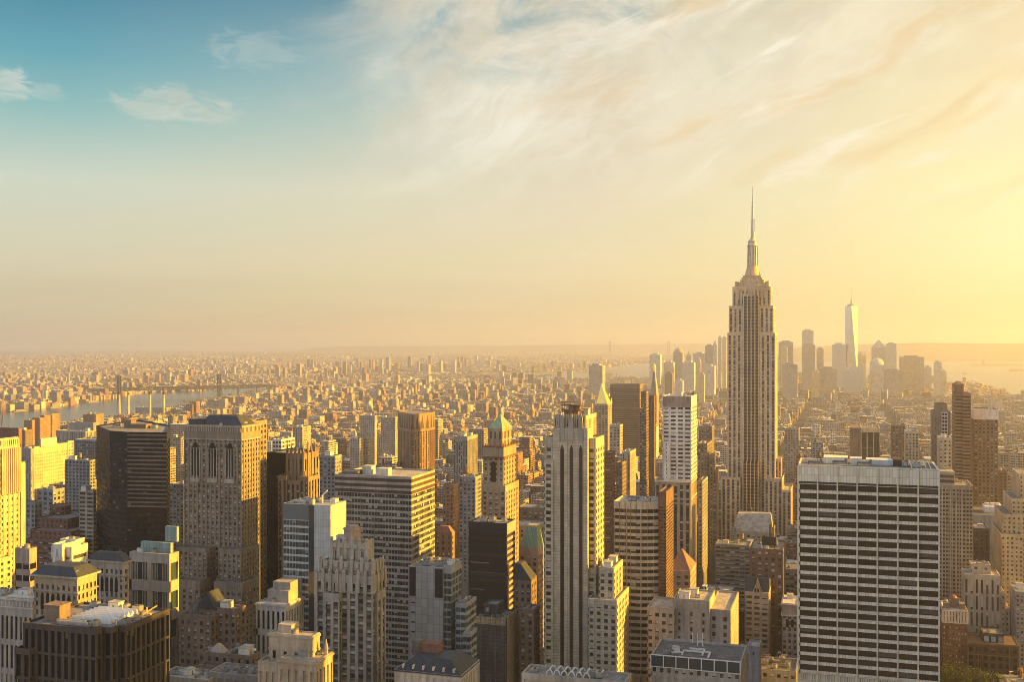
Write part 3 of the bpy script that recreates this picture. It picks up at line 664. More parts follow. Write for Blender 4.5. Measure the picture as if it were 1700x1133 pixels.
# ---- stepped art deco tower
sd = S(bw=4.0, fh=3.5, ww=.62, wh=.58, dp=.7, so=.4, top=4.0, gl='glassspot', spm=1)
b = Bld('art_deco_tower', 'grey stone art deco tower with stepped scalloped crown, left of centre foreground',
  [(525, 619, 955, 455, -640, sd, dict(units=0)), (533, 619, 933, 457, -636, S(bw=5.0, fh=14, ww=.3, wh=.6, dp=.9, so=.1, top=4, gl='glassdark'), dict(yb=955, yv=960, units=0)),
   (551, 609, 901, 461, -619, S(bw=4.8, fh=12, ww=.32, wh=.75, dp=.9, so=.1, top=4.2, gl='glassdark'), dict(yb=935, yv=940, units=1)),
   (539, 563, 986, 452, 5, sd, dict(units=0)), (616, 627, 984, 458, -641, sd, dict(units=0))], 'stone', spm='midspandrel', units=0)
mb = MB(); x0, x1, y0, y1, z0, z1 = b.dims[2]; xc, yc = (x0+x1)/2, (y0+y1)/2
mb.prism([(xc+4*math.cos(a), yc+4*math.sin(a)) for a in [2*math.pi*i/8+.39 for i in range(8)]], z1-1, z1+5.5); mb.prism([(xc+4.4*math.cos(a), yc+4.4*math.sin(a)) for a in [2*math.pi*i/8+.39 for i in range(8)]], z1+5.5, z1+6.3)
mb.prism([(xc+3.2*math.cos(a), yc+3.2*math.sin(a)) for a in [2*math.pi*i/8+.39 for i in range(8)]], z1+6.3, z1+7.6)
b.part('crown_drum', mb, 'pinkstone')
for di in (1, 2, 0):
    x0, x1, y0, y1, z0, z1 = b.dims[di]; mb = MB(); n = 5 if di else 8
    for i in range(n+1):
        c = x0+i*(x1-x0)/n; mb.box(c-.8, c+.8, y0-.7, y0-.05, z1-8, z1+1.4); mb.cone(c, y0-.4, .9, .5, z1+1.4, z1+2.4, 8)
    for i in range(4): c = y0+.8+i*(y1-y0-1.6)/3; mb.box(x1+.05, x1+.6, c-.8, c+.8, z1-8, z1+1.4)
    if di:
        for i in range(n): c = x0+(i+.5)*(x1-x0)/n; mb.cone(c, y0-.25, 1.25, 1.25, z1-2.6, z1-.6, 8)
    b.part('scalloped_parapet', mb, 'stone')

# ---- dark slab with lit bands
b = Bld('dark_slab', 'near black office block with a sunlit grey banded right face, centre foreground',
  [(778, 841, 868, 606, -855, S(bw=16, fh=3.8, ww=.94, wh=.5, dp=.3, so=.05, top=7, gl='glassbronze'), dict(yv=1000))], 'charcoal', roof='roofpale', units=3)
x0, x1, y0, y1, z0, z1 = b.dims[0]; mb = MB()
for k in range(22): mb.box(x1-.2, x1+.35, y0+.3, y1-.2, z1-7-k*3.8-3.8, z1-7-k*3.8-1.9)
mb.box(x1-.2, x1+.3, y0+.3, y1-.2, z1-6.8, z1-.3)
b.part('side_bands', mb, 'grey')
for k in (24, 40, 58): 
    mb = MB(); mb.box(x0+1, x0+13-(k%3)*3, y0-.22, y0-.02, z1-k-.5, z1-k); b.part('ledge', mb, 'roofgrey')

# ---- curved banded building and its brown slab
def curv(x0, x1, y0, y1):
    pts = []
    for i in range(9):
        t = i/8; pts.append((x0+(x1-x0)*t, y0+7.5*max(0, t-.45)**2*2.2))
    return pts+[(x1, y1), (x0, y1)]
b = Bld('banded_office', 'grey office block with white horizontal bands and gently curved front, right of centre',
  [(1019, 1093, 834, 640, 26, S(bw=4.0, fh=4.05, ww=.95, wh=.56, dp=.5, po=.3, so=0, top=4.5, gl='glassband'), dict(poly=curv, yv=1020))], 'pale', roof='roofpale', units=3)
x0, x1, y0, y1, z0, z1 = b.dims[0]
mb = MB()
for q in (.29, .6): c = x0+(x1-x0)*q; mb.box(c-.4, c+.4, y0-.25+(1.2 if q > .5 else 0), y0+.8, 0, z1-4)
b.part('pier', mb, 'stone')
b = Bld('brown_slab', 'narrow dark brown brick slab standing against the curved banded office block',
  [(1093, 1106, 817, 643, -1118, S(bw=1.5, fh=2.0, ww=.9, wh=.5, dp=.15, so=0, po=.05, top=9, gl='glassbronze'), dict(yv=1000))], 'brownbrick', units=0, roof='rooftar')

# ---- white spandrel tower on a stone base
b = Bld('white_tower', 'white gridded residential tower rising from a brown stone base, right of centre',
  [(1100, 1147.5, 658, 905, -1157, S(bw=6.0, fh=3.45, ww=.68, wh=.5, dp=.3, so=.05, top=9.5, gl='glass'), dict(yv=800, units=3)),
   (1101, 1112, 733, 903, 16, S(bw=5, fh=3.45, ww=.1, wh=.5, dp=.3, top=2), dict(yv=800, units=0))], 'white', units=0, roof='roofpale')
x0, x1, y0, y1, z0, z1 = b.dims[0]; mb = MB(); mb.box(x0+.3, x1-.1, y0-.25, y0-.04, z1-9.3, z1-.3); b.part('crown_band', mb, 'pinkstone')
b = Bld('stone_base_building', 'brown stone office building with tall arched top windows below the white gridded tower',
  [(1087, 1146.5, 800, 895, -1157, S(bw=5.4, fh=3.8, ww=.5, wh=.6, dp=.7, so=.45, top=2.5, spm=1), dict(yv=935))], 'tan', spm='darkspandrel', units=3)
x0, x1, y0, y1, z0, z1 = b.dims[0]; mb = MB(); mb.box(x0-.5, x1+.5, y0-.6, y1, z1-1.2, z1-.2, bottom=True); mb.box(x0-.3, x1+.3, y0-.4, y1, z1-15, z1-13.6, bottom=True); b.part('cornice', mb, 'stone')
# ================================================================== more named buildings
def simple(name, label, xl, xr, yt, Y, dd, st, wall, yv=1140, **k):
    op = {kk: k.pop(kk) for kk in ('poly',) if kk in k}; op['yv'] = yv
    return Bld(name, label, [(xl, xr, yt, Y, dd, st, op)], wall, **k)
# ---- far left
b = Bld('fluted_tower', 'sunlit golden tower with fluted buttress crown at the left edge',
  [(-60, 0, 740, 530, -33, S(bw=4.6, fh=3.7, ww=.38, wh=.5, dp=.6, so=.25, top=3, spm=None, gl='glassspot', faces='NW'), dict(yv=915)),
   (-60, -2, 926, 524, -20, S(bw=4.6, fh=3.7, ww=.4, wh=.5, dp=.5, so=.1, top=3), dict(yv=1000, units=0)),
   (33, 34.5, 768, 547, 4, None, dict(yv=960, units=0))], 'cream', spm='cream', units=0)
x0, x1, y0, y1, z0, z1 = b.dims[0]; mb = MB(); zt = Z_at(722, x1, y0+30)
n = 8
for i in range(n+1):
    c = y0+1.2+i*(y1-y0-2.4)/n
    mb.box(x1+.05, x1+1.1, c-.55, c+.55, z1-30, z1-2); mb.box(x1-3, x1+.3, c-.55, c+.55, z1-.8, zt-1.5); mb.cone(x1-1.3, c, 1.5, .6, zt-1.5, zt, 8)
mb.box(x0, x1-1.5, y0+1, y1-1, z1-.8, zt-2)
b.part('buttress_crown', mb, 'cream')
b = simple('brick_tower', 'red brown rooftop block with whip antenna behind the golden fluted tower', -20, 31, 711, 760, 4, S(bw=4, ww=.5, top=14), 'redbrick', yv=765, units=0)
x0, x1, y0, y1, z0, z1 = b.dims[0]; mb = MB(); px, py = X_at(4, 775), 775
for q in (-1.2, 1.2): mb.bar((px+q, py, z1-1), (px, py, z1+12), .18)
mb.bar((px, py, z1+10), (px, py, Z_at(676, px, py)), .14)
for k in range(4): mb.bar((px-1.1+k*.25, py, z1+1+k*2.5), (px+1.1-k*.25, py, z1+2+k*2.5), .12)
b.part('antenna', mb, 'rooftar')
RT = S(bw=3.4, fh=3.2, ww=.5, wh=.5, dp=.3, so=.05, top=2)
for i, (xl, xr, yt, Y, xs, lb) in enumerate(((40, 53, 698, 1560, 58, 'left low'), (53, 66, 694, 1600, 77, 'second'), (67, 74, 690, 1660, 84, 'third'), (82, 86, 688, 1700, 100, 'right tall'))):
    simple('riverside_tower', ['leftmost of four orange brick apartment towers by the river', 'orange brick riverside tower second from the left of four', 'orange brick riverside tower third from the left of four', 'rightmost orange brick apartment tower of the riverside four'][i],
           xl, xr, yt, Y, -xs, RT, 'orangebrick', yv=726, units=1, limit=40, group='orange brick riverside towers')
simple('apartment_block', 'dark apartment block with orange side in front of the riverside towers', 31, 42, 714, 1350, -55, RT, 'brown', yv=760, units=1, limit=40)
b = simple('office_slab', 'cream office slab with a broad sunlit yellow side full of small windows, far left', 40, 57, 742, 900, -112, S(bw=3.3, fh=3.5, ww=.5, wh=.42, dp=.3, so=.06, top=8), 'cream', yv=812, units=2)
x0, x1, y0, y1, z0, z1 = b.dims[0]
mb = MB(); mb.box(x0+14, x1-.5, y0+8, y1-18, z1-.9, z1+7.5); b.part('mechanical_penthouse', mb, 'pale')
mb = MB(); mb.box(x0-.2, x0+.6, y0-.2, y0+14, 0, z1-3); b.part('end_wall', mb, 'grey')
simple('narrow_apartment_tower', 'narrow grey tower with lit strip at the left end of the cream slab', 36, 51, 745, 870, -57, S(bw=3.0, fh=3.4, ww=.5, wh=.5, dp=.3, top=9), 'cool', yv=812, units=1, limit=60)
simple('side_wing', 'pale ribbed wing behind the right end of the cream slab', 110, 113, 733, 1000, -122, S(bw=3.6, ww=.5, top=2), 'cream', yv=770, units=0, limit=40)
b = Bld('hospital_block', 'long grey ribbed block in two steps with orange sunlit ends near the river',
  [(93, 142, 716, 1340, -160, S(bw=3.2, fh=20, ww=.4, wh=.8, dp=.6, top=2, gl='glass'), dict(yv=730)), (116, 155, 702, 1420, -164, S(bw=5, fh=5, ww=.2, wh=.5, top=3), dict(yv=716))], 'grey', units=3, limit=50)
simple('brick_block', 'small brick block with orange side beyond the grey ribbed block', 138, 159, 688, 1560, -172, RT, 'orangebrick', yv=705, units=2, limit=40)
simple('blue_glass_block', 'pale blue glass block with a vertical seam between the cream slab and black tower', 125, 164, 730, 1060, 30, S(bw=3.0, fh=3.6, ww=.93, wh=.9, dp=.2, top=2, gl='glassblue'), 'cool', yv=765, units=1, limit=40)
b = simple('balcony_tower', 'dark blue grey apartment tower with checkered balconies and a water tank on top', 108, 149, 764, 780, -158, S(bw=3.6, fh=2.95, ww=.62, wh=.55, dp=.8, so=.05, top=1.5, gl='glassblue'), 'cool', yv=850, units=2, tank=1)
b = simple('ribbed_apartment_tower', 'grey tan apartment tower with brown window bands tucked beside the black tower', 131, 155, 814, 655, -160, S(bw=5.2, fh=3.1, ww=.78, wh=.55, dp=.4, so=.05, top=2, gl='glassbronze'), 'stone', yv=925, units=2)
def rnd(x0, x1, y0, y1):
    cx, cy, r = (x0+x1)/2, (y0+y1)/2, (x1-x0)/2
    return [(cx+r*math.cos(a), cy+r*math.sin(a)) for a in [math.pi+2*math.pi*i/14 for i in range(14)]]
b = Bld('stepped_brick_building', 'low brick building with round drum top and curved terraces, left',
  [(40, 126, 898, 640, 60, S(bw=4, fh=3.6, ww=.8, wh=.45, dp=.6, so=0, po=.1, top=1.6), dict(yv=925, units=0)), (50, 118, 881, 646, 50, S(bw=4, fh=3.4, ww=.5, wh=.5, dp=.5, top=1.5), dict(yb=898, yv=898, units=0)),
   (62, 112, 861, 656, 36, S(bw=4, fh=3.4, ww=.5, wh=.5, dp=.5, top=1.5), dict(yb=881, yv=881, units=0)), (70, 98, 842, 668, 22, S(bw=3, fh=3.4, ww=.5, wh=.5, dp=.4, top=1.5), dict(yb=861, yv=861, poly=rnd, units=0))], 'redbrick', units=0, roof='roofgrey')
simple('grey_building', 'grey masonry building left of the round drum brick building', 36, 58, 834, 660, -70, S(bw=4, fh=3.5), 'cool', yv=880, units=2, limit=40)
simple('grey_building', 'grey block with dark recessed front below the cream sunlit slab', 62, 88, 813, 720, -107, S(bw=5, fh=4, ww=.6), 'cool', yv=845, units=3, limit=40)
simple('pink_block', 'pinkish block with sunlit yellow right face and dark window band, lower left', 25, 49, 911, 520, -61, S(bw=6, fh=7, ww=.85, wh=.5, top=9, gl='glassdark'), 'pinkstone', yv=955, units=1, limit=40)
b = Bld('terraced_building', 'white building with stepped terraces and sunlit yellow roof edge, left',
  [(85, 119, 908, 490, -146, S(bw=12, fh=6, ww=.8, wh=.35, dp=.5, top=5), dict(yv=942, units=1)), (100, 126, 896, 498, -141, S(bw=14, fh=5, ww=.8, wh=.45, dp=.4, top=3), dict(yb=908, yv=910, units=1)), (86, 103, 904, 487, 18, S(bw=9, fh=20, ww=.1, wh=.2, top=3), dict(yv=940, units=0))], 'white', units=2, roof='roofpale')
# ---- classical blocks, lower left
CL = S(bw=2.9, fh=3.9, ww=.48, wh=.6, dp=.6, so=.1, top=4.6)
b = simple('classical_block', 'tan palazzo style block with a row of arched windows and hipped slate roof, left', 57, 128, 955, 400, -161, CL, 'tan', yv=1005, units=0)
x0, x1, y0, y1, z0, z1 = b.dims[0]
def palazzo(b, n=7, w=.8, arch=True):
    x0, x1, y0, y1, z0, z1 = b.dims[0]
    mb = MB(); hip(mb, x0-1, x1+1, y0-1, y1+1, z1-.3, z1+3.6, .35); b.part('hipped_roof', mb, 'slate')
    mb = MB(); mb.box(x0-1.3, x1+1.3, y0-1.3, y1+1.3, z1-1.1, z1-.35, bottom=True); mb.box(x0-.5, x1+.5, y0-.5, y1+.5, z1-7.7, z1-7.2, bottom=True); b.part('cornice', mb, 'stone')
    mb = MB()
    for i in range(9): c = x0+2+i*(x1-x0-4)/8; mb.box(c-.6, c+.6, y0+.8, y0+2.6, z1-.2, z1+2.0); 
    b.part('dormers', mb, 'stone')
    if arch:
        nb = round((x1-x0)/2.9)
        for i in range(1, nb-1):
            c = x0+(i+.5)*(x1-x0)/nb; mb = MB(); mb.box(c-.85, c+.85, y0-.12, y0+.3, z1-16, z1-10)
            mb.prism([(c-.85,y0-.12),(c+.85,y0-.12),(c+.85,y0+.3),(c-.85,y0+.3)], z1-10, z1-8.9, 0, None, [(c-.35,y0-.12),(c+.35,y0-.12),(c+.35,y0+.3),(c-.35,y0+.3)]); b.part('arched_window', mb, 'glassdark')
palazzo(b)
b = simple('classical_block', 'grey stone block with hipped roof and one golden sunlit end, behind the palazzo', 150, 205, 930, 455, -214, CL, 'stone', yv=992, units=0)
palazzo(b, 5)
b = simple('arcaded_building', 'pale stone building with tall arched windows at the lower left edge', -30, 54, 992, 420, 14, S(bw=2.6, fh=14, ww=.5, wh=.8, dp=.6, so=.1, top=9, gl='glassdark'), 'stone', units=2, limit=40)
mb = MB(); x0, x1, y0, y1, z0, z1 = b.dims[0]; mb.box(x0-.7, x1+.7, y0-.7, y1, z1-1.2, z1-.3, bottom=True); mb.box(x0-.3, x1+.3, y0-.3, y1, z1-5, z1-4.4, bottom=True)
for i in range(14): c = x0+1.4+i*2.6*(x1-x0)/(2.6*14); mb.box(c-.35, c+.35, y0-.2, y0-.03, z1-4, z1-1.6)
b.part('cornice', mb, 'pale')
b = Bld('grey_office_block', 'grey stone block with large square windows below a pale teal roof, left',
  [(215, 281, 919, 480, -297, S(bw=13, fh=15, ww=.8, wh=.62, dp=1.2, top=5, gl='glassblue'), dict(yv=1000))], 'stone', units=1, limit=60)
x0, x1, y0, y1, z0, z1 = b.dims[0]
mb = MB(); mb.box(x0+4, x1-2, y0+4, y1-2, z1-.9, z1+5); mb.box(x1-8, x1-1, y0+10, y1-.5, z1+5, z1+13); b.part('roof_pavilion', mb, 'tealroof')
mb = MB()
for i in range(4):
    for k in range(1, 5): c = x0+(x1-x0)*(i+.1+.8*k/5)/4; mb.box(c-.12, c+.12, y0+.4, y0+1.0, z1-34, z1-5)
b.part('mullions', mb, 'stone')
simple('blue_grid_tower', 'small blue grey gridded tower seen between the black tower and the brown masonry tower', 281, 305, 804, 760, 25, S(bw=3.3, fh=3.2, ww=.6, wh=.5, dp=.3, so=.05, top=1.5), 'cool', yv=872, units=2, limit=60)
# ---- brown foreground block
def notch(x0, x1, y0, y1):
    a = X_at(160, y0); return [(x0,y0),(a,y0),(a,y0+3.4),(a+4,y0+3.4),(a+4,y0+7),(a+7.5,y0+7),(a+7.5,y1),(x0,y1)]
BR = S(bw=3.0, fh=9.2, ww=.62, wh=.9, dp=.8, so=.1, top=2.2, gl='glassdark')
b = Bld('brown_office_block', 'dark brown office block with skylights and ducts on its roof, lower left foreground',
  [(38, 205, 1042, 330, 34, BR, dict(poly=notch)), (24, 50, 1078, 328, 30, BR, dict(units=0))], 'umber', roof='roofgrey', units=0)
x0, x1, y0, y1, z0, z1 = b.dims[0]; xa = X_at(160, y0); zr = z1-.9
mb = MB()
for i in range(7): q = y0+10+i*2.5; mb.prism([(x0+13,q),(xa-2,q),(xa-2,q+2.4),(x0+13,q+2.4)], zr, zr+1.9, 0, None, [(x0+13,q+1.1),(xa-2,q+1.1),(xa-2,q+1.3),(x0+13,q+1.3)])
b.part('skylight_ridge', mb, 'whitemetal')
mb = MB(); mb.box(x0+4.5, x0+11.5, y0+6, y0+12, zr, zr+6.2); mb.box(x0+4.2, x0+11.8, y0+5.7, y0+12.3, zr+6.2, zr+6.6, bottom=True); b.part('stair_bulkhead', mb, 'brown')
mb = MB()
for (p, q) in (((x0+14,y0+3),(x0+27,y0+3)),((x0+14,y0+5),(x0+24,y0+5)),((x0+16,y0+7),(x0+28,y0+7)),((x0+27,y0+3),(x0+28,y0+7)),((x0+12,y0+4),(x0+14,y0+5))): mb.bar((p[0],p[1],zr+1.4), (q[0],q[1],zr+1.4), .75)
for q in (15, 18, 21, 24, 27): mb.box(x0+q, x0+q+.3, y0+2.6, y0+7.4, zr, zr+.7)
b.part('ventilation_ducts', mb, 'metal')
for q in range(5): roof_unit(b.root, b.loc, x0+8+q*5, y1-3.5, zr, q%4, 0, .9)
roof_unit(b.root, b.loc, xa+3, y0+13, zr, 0, 1.57, .8); roof_unit(b.root, b.loc, xa+3.5, y0+19, zr, 1, 1.57, .8); roof_unit(b.root, b.loc, xa-4, y0+5, zr, 3)
mb = MB(); mb.cone(xa+1, y0+10, .25, .2, zr, zr+1.8, 8, 0); mb.cone(xa+1, y0+9.6, .2, 1.2, zr+1.8, zr+2.4, 12); b.part('satellite_dish', mb, 'whitemetal')
mb = MB(); mb.bar((xa+2, y0+24, zr+.4), (xa+6, y0+28, zr+3.5), .22); mb.bar((xa+2, y0+27, zr+.4), (xa+2, y0+27, zr+2.8), .25); mb.box(xa-1, xa+5, y0+25, y0+26, zr, zr+.9); b.part('maintenance_crane', mb, 'gold')
# ---- dark gabled building right of it
b = Bld('gabled_building', 'dark brown stone building with gabled slate roof and orange sunlit end, lower left',
  [(330, 392, 1010, 480, -408, S(bw=3.8, fh=4, ww=.45, wh=.55, dp=.5, top=3), {}), (298, 350, 1022, 474, 30, S(bw=3.8, fh=4, ww=.45, wh=.55, dp=.5, top=3), dict(units=1))], 'brown', roof='rooftar', units=1)
x0, x1, y0, y1, z0, z1 = b.dims[0]; mb = MB()
for (xa_, xb_, h_) in ((x0, (x0+x1)/2-1, 7.5),):
    mb.add([(xa_-1,y0-1,z1-.8),(xb_+1,y0-1,z1-.8),((xa_+xb_)/2,y0-1,z1+h_),(xa_-1,y1+1,z1-.8),(xb_+1,y1+1,z1-.8),((xa_+xb_)/2,y1+1,z1+h_)], [(0,1,2),(3,5,4),(1,4,5,2),(3,0,2,5)])
b.part('gabled_roof', mb, 'slate')
mb = MB(); hip(mb, X_at(305, 478), X_at(325, 478), 480, 492, b.dims[1][5]-.9, b.dims[1][5]+6, .9); mb.cone(X_at(318, 478), 478, 1, .1, b.dims[1][5]-.5, b.dims[1][5]+7, 8); b.part('turret', mb, 'rooftar')
b = Bld('low_brown_block', 'low dark block with pyramid roof and golden wing in front of the gabled building',
  [(329, 417, 1086, 430, -432, S(bw=4.2, fh=4, ww=.4, wh=.5, top=2), dict(units=2)), (330, 400, 1108, 425, 10, S(bw=4.2, fh=4, ww=.4, wh=.5, top=2), dict(units=0))], 'brown', units=2, roof='rooftar')
x0, x1, y0, y1, z0, z1 = b.dims[0]; mb = MB(); hip(mb, x0+5, x0+12, y0+.6, y0+7, z1-.8, z1+3.2, .8); b.part('pyramid_roof', mb, 'stone')
simple('flat_roof_building', 'low flat roofed building with pale roof huts at the bottom, lower left', 262, 345, 1126, 395, 13, S(), 'stone', units=4, roof='roofpale', limit=30)
simple('grey_roof_building', 'low building with grey glass roof structures beside the pale classical tower base', 345, 428, 1120, 400, 14, S(), 'grey', units=4, roof='roofgrey', limit=30)
b = simple('colonnaded_building', 'pale stone building with columned upper floors between masonry tower and glass tower', 425, 474, 1003, 500, 35, S(bw=3.0, fh=13, ww=.5, wh=.75, dp=.9, top=4, gl='glassdark'), 'pale', yv=1045, units=2, limit=50)
x0, x1, y0, y1, z0, z1 = b.dims[0]; mb = MB(); mb.box(x0+4, x1-1, y0+5, y0+22, z1-.9, z1+6); mb.box(x0+6, x1-1, y0+7, y0+20, z1+6, z1+10); b.part('penthouse', mb, 'stone')
mb = MB(); mb.box(x0-.6, x1+.6, y0-.6, y1, z1-1.2, z1-.3, bottom=True); b.part('cornice', mb, 'pale')
b = Bld('pale_deco_block', 'pale stone stepped block with strong sunlit golden right faces, bottom left of centre',
  [(462, 524, 1097, 372, -553, S(bw=3.1, fh=9, ww=.42, wh=.75, dp=.6, top=4, gl='glassdark'), dict(units=1)), (446, 519, 1054, 378, -531, S(bw=5, fh=9, ww=.3, wh=.35, dp=.5, top=7, gl='glassdark'), dict(units=1)), (428, 470, 1100, 374, 24, S(bw=3.1, fh=9, ww=.42, wh=.75, dp=.6, top=4, gl='glassdark'), dict(units=0))],
  'warmstone', spm='warmstone', units=1, limit=60, roof='roofpale')
x0, x1, y0, y1, z0, z1 = b.dims[1]; mb = MB(); mb.box(x0+3, x0+9, y0+2, y0+8, z1-.9, z1+3); mb.box(x0-.5, x1+.5, y0-.5, y1, z1-1.3, z1-.4, bottom=True); mb.box(x0-.25, x1+.25, y0-.25, y1, z1-6.5, z1-5.9, bottom=True)
X0, X1, Y0_, Y1_, _, Z1 = b.dims[0]; mb.box(X0-.6, X1+.6, Y0_-.6, Y1_, Z1-1.2, Z1-.3, bottom=True)
b.part('cornice', mb, 'warmstone')
mb = MB(); mb.cone(X1-1, Y1_-4, .8, .8, Z1-.5, Z1+2, 8); mb.cone(X1-1, Y1_-4, .9, .1, Z1+2, Z1+6, 8); b.part('finial', mb, 'warmstone')
# ---- behind the glass tower
b = simple('black_slab', 'flat topped black glass slab standing left of the gothic crowned tower', 443, 474, 752, 660, 30, S(bw=1.8, fh=3.8, ww=.9, wh=.7, dp=.2, top=12, gl='glassdark'), 'black', yv=940, units=1, limit=60)
GO = S(bw=3.6, fh=3.7, ww=.48, wh=.6, dp=.8, so=.55, spm=1, top=3)
b = Bld('gothic_tower', 'brown gothic tower with a crown of tall spikes and a sunlit yellow shoulder',
  [(475, 505, 753, 640, -529, S(bw=4.3, fh=11, ww=.5, wh=.7, dp=.8, so=.2, top=4), dict(yv=835, units=0)), (462, 476, 790, 636, 22, GO, dict(yv=930, units=0)), (497, 512, 792, 636, -531, GO, dict(yv=835, units=0)), (475, 498, 798, 637, 20, GO, dict(yv=835, units=0))], 'gothic', spm='darkspandrel', units=0)
x0, x1, y0, y1, z0, z1 = b.dims[0]
for i in range(5):
    c = x0+.8+i*(x1-x0-1.6)/4; mb = MB(); mb.box(c-.7, c+.7, y0-.5, y0+.9, z1-20, z1+1); mb.cone(c, y0+.2, 1.0, .08, z1+1, z1+8.5, 6); b.part('spire', mb, 'gothic')
for i in range(1, 4):
    c = y0+i*(y1-y0)/4; mb = MB(); mb.box(x1-.9, x1+.5, c-.7, c+.7, z1-20, z1+1); mb.cone(x1-.2, c, 1.0, .08, z1+1, z1+8.5, 6); b.part('spire', mb, 'gothic')
simple('grey_grid_building', 'dark blue grey gridded block with yellow side right of the gothic crowned tower', 530, 556, 757, 800, -567, S(bw=3.2, fh=3.2, ww=.55, wh=.5, dp=.3, top=2), 'cool', yv=820, units=2, limit=60)
simple('white_band_building', 'white banded building with blue windows behind the gothic spikes', 452, 467, 730, 960, -489, S(bw=3, fh=4, ww=.8, wh=.6, top=2, gl='glassblue'), 'white', yv=755, units=2, limit=40)
for (xl, xr, yt, Y, xs, lb) in ((581, 597, 728, 1150, 604, 'left of a pair of grey slabs with bright yellow sides before the orange tower'), (602, 611, 727, 1165, 620, 'right of a pair of grey slabs with bright yellow sides before the orange tower'),
        (486, 502, 709, 1300, 516, 'tan tower with a yellow side rising above the gothic spikes'), (598, 622, 690, 1520, 626, 'grey slab tower with thin yellow edge left of the orange pleated tower'), (632, 656, 693, 1600, 660, 'broad grey slab tower hidden partly by the orange pleated tower')):
    simple('slab_tower', lb, xl, xr, yt, Y, -xs, RT, 'stone', yv=760, units=1, limit=30, group='slab towers of the middle distance')
b = Bld('grey_panel_building', 'grey metal panelled block with glassy stepped right wing, centre foreground',
  [(678, 735, 942, 500, 24, S(bw=30, fh=30, ww=.02, wh=.02, dp=.1, top=3, faces='N'), {}), (735, 749, 940, 502, -766, S(bw=2.2, fh=3.7, ww=.88, wh=.75, dp=.2, top=4, gl='glassblue'), dict(units=1)), (756, 773, 1003, 498, -791, S(bw=2.4, fh=3.7, ww=.95, wh=.62, dp=.25, po=.1, so=0, top=2, gl='glassblue'), dict(units=1)), (768, 780, 1052, 493, -792, S(bw=2.4, fh=3.7, ww=.95, wh=.62, dp=.25, po=.1, so=0, top=2, gl='glassblue'), dict(units=0))],
  'steel', spm='steel', units=4)
x0, x1, y0, y1, z0, z1 = b.dims[0]
mb = MB(); mb.box(x0+.6, x0+4, y0-.2, y0-.04, z1-15, z1-.5); mb.box(x1-4.2, x1, y0-.2, y0-.04, z1-15, z1-.5); b.part('dark_panel', mb, 'charcoal')
for k in range(9): mb = MB(); zz = z1-18-k*4.9; mb.box(x0+1.6, x0+3.6, y0-.15, y0-.04, zz-.6, zz); b.part('slot_window', mb, 'glassdark')
b = simple('mansard_building', 'pale building with dark slate mansard roof and little dormers, bottom centre', 655, 765, 1118, 420, 24, S(bw=3.2, fh=6, ww=.4, wh=.6, top=2), 'pale', units=0, limit=40)
x0, x1, y0, y1, z0, z1 = b.dims[0]; mb = MB(); hip(mb, x0-.5, x1+.5, y0-.5, y1, z1-.5, z1+4.8, .45); b.part('mansard_roof', mb, 'slate')
for i in range(6): c = x0+3.5+i*(x1-x0-7)/5; mb = MB(); mb.box(c-.45, c+.45, y0+.8, y0+3.4, z1+.4, z1+2.2); b.part('dormer', mb, 'pale')
mb = MB(); mb.box(x0+7, x0+15, y0+12, y0+18, z1+3.5, z1+8.5); b.part('brick_penthouse', mb, 'redbrick'); mb = MB(); mb.box(x0+3.5, x0+7, y0+11, y0+16, z1+3.5, z1+9.5); b.part('roof_tank', mb, 'rooftar')
b = simple('red_brick_block', 'dark red brick block with red tiled roof beside the banded slab', 722, 750, 884, 700, -755, S(bw=4, fh=4, ww=.4), 'brown', yv=930, units=0, limit=40)
x0, x1, y0, y1, z0, z1 = b.dims[0]; mb = MB(); hip(mb, x0, x1, y0, y1, z1-.5, z1+4, .5); b.part('red_roof', mb, 'tile')
# ---- mid centre
simple('dark_grid_tower', 'dark ribbed tower with pale sunlit banded side and crane on its roof', 753, 776, 725, 1080, -793, S(bw=2.6, fh=3.6, ww=.5, wh=.65, dp=.6, so=.3, spm=1, top=4), 'grey', yv=790, units=4, limit=60)
simple('grey_office_building', 'grey gridded office building with yellow edge left of the green pyramid tower', 762, 789, 792, 830, -799, S(bw=3.2, fh=3.4, ww=.5), 'cool', yv=860, units=3, limit=60, tank=1)
simple('tan_apartment_block', 'tan apartment block with bright yellow side between banded slab and pyramid tower', 735, 752, 805, 860, -762, S(bw=3.2, fh=3.4, ww=.45), 'orangebrick', yv=880, units=2, limit=60, tank=1)
b = Bld('scaffolded_building', 'building wrapped in grey netting and scaffolding with sunlit golden top and side, bottom centre', [(790, 840, 1026, 566, -858, None, dict(units=0)), (803, 826, 1004, 571, 12, S(bw=4, fh=5, ww=.4, top=2), dict(units=0))], 'netting', units=0)
x0, x1, y0, y1, z0, z1 = b.dims[0]; mb = MB()
for k in range(24):
    zz = z1-1-k*2.2; mb.box(x0-.4, x1+.5, y0-.5, y0-.42, zz-.12, zz, bottom=True); mb.box(x1+.42, x1+.5, y0-.4, y1, zz-.12, zz, bottom=True)
for i in range(13): c = x0+i*(x1-x0)/12; mb.box(c-.07, c+.07, y0-.62, y0-.52, z1-60, z1+1.5)
for i in range(10): c = y0+i*(y1-y0)/9; mb.box(x1+.52, x1+.62, c-.07, c+.07, z1-60, z1+1.5)
b.part('scaffolding', mb, 'rust')
mb = MB(); mb.box(x0, x1, y0-.12, y0-.02, z1-4, z1); mb.box(x1+.02, x1+.3, y0+2, y1, z1-70, z1+.5); b.part('side_wall', mb, 'cream')
for q in range(6): roof_unit(b.root, b.loc, x0+2+q*2.3, y0+3+(q%3)*2.5, z1-.9, q%4, q, .6)
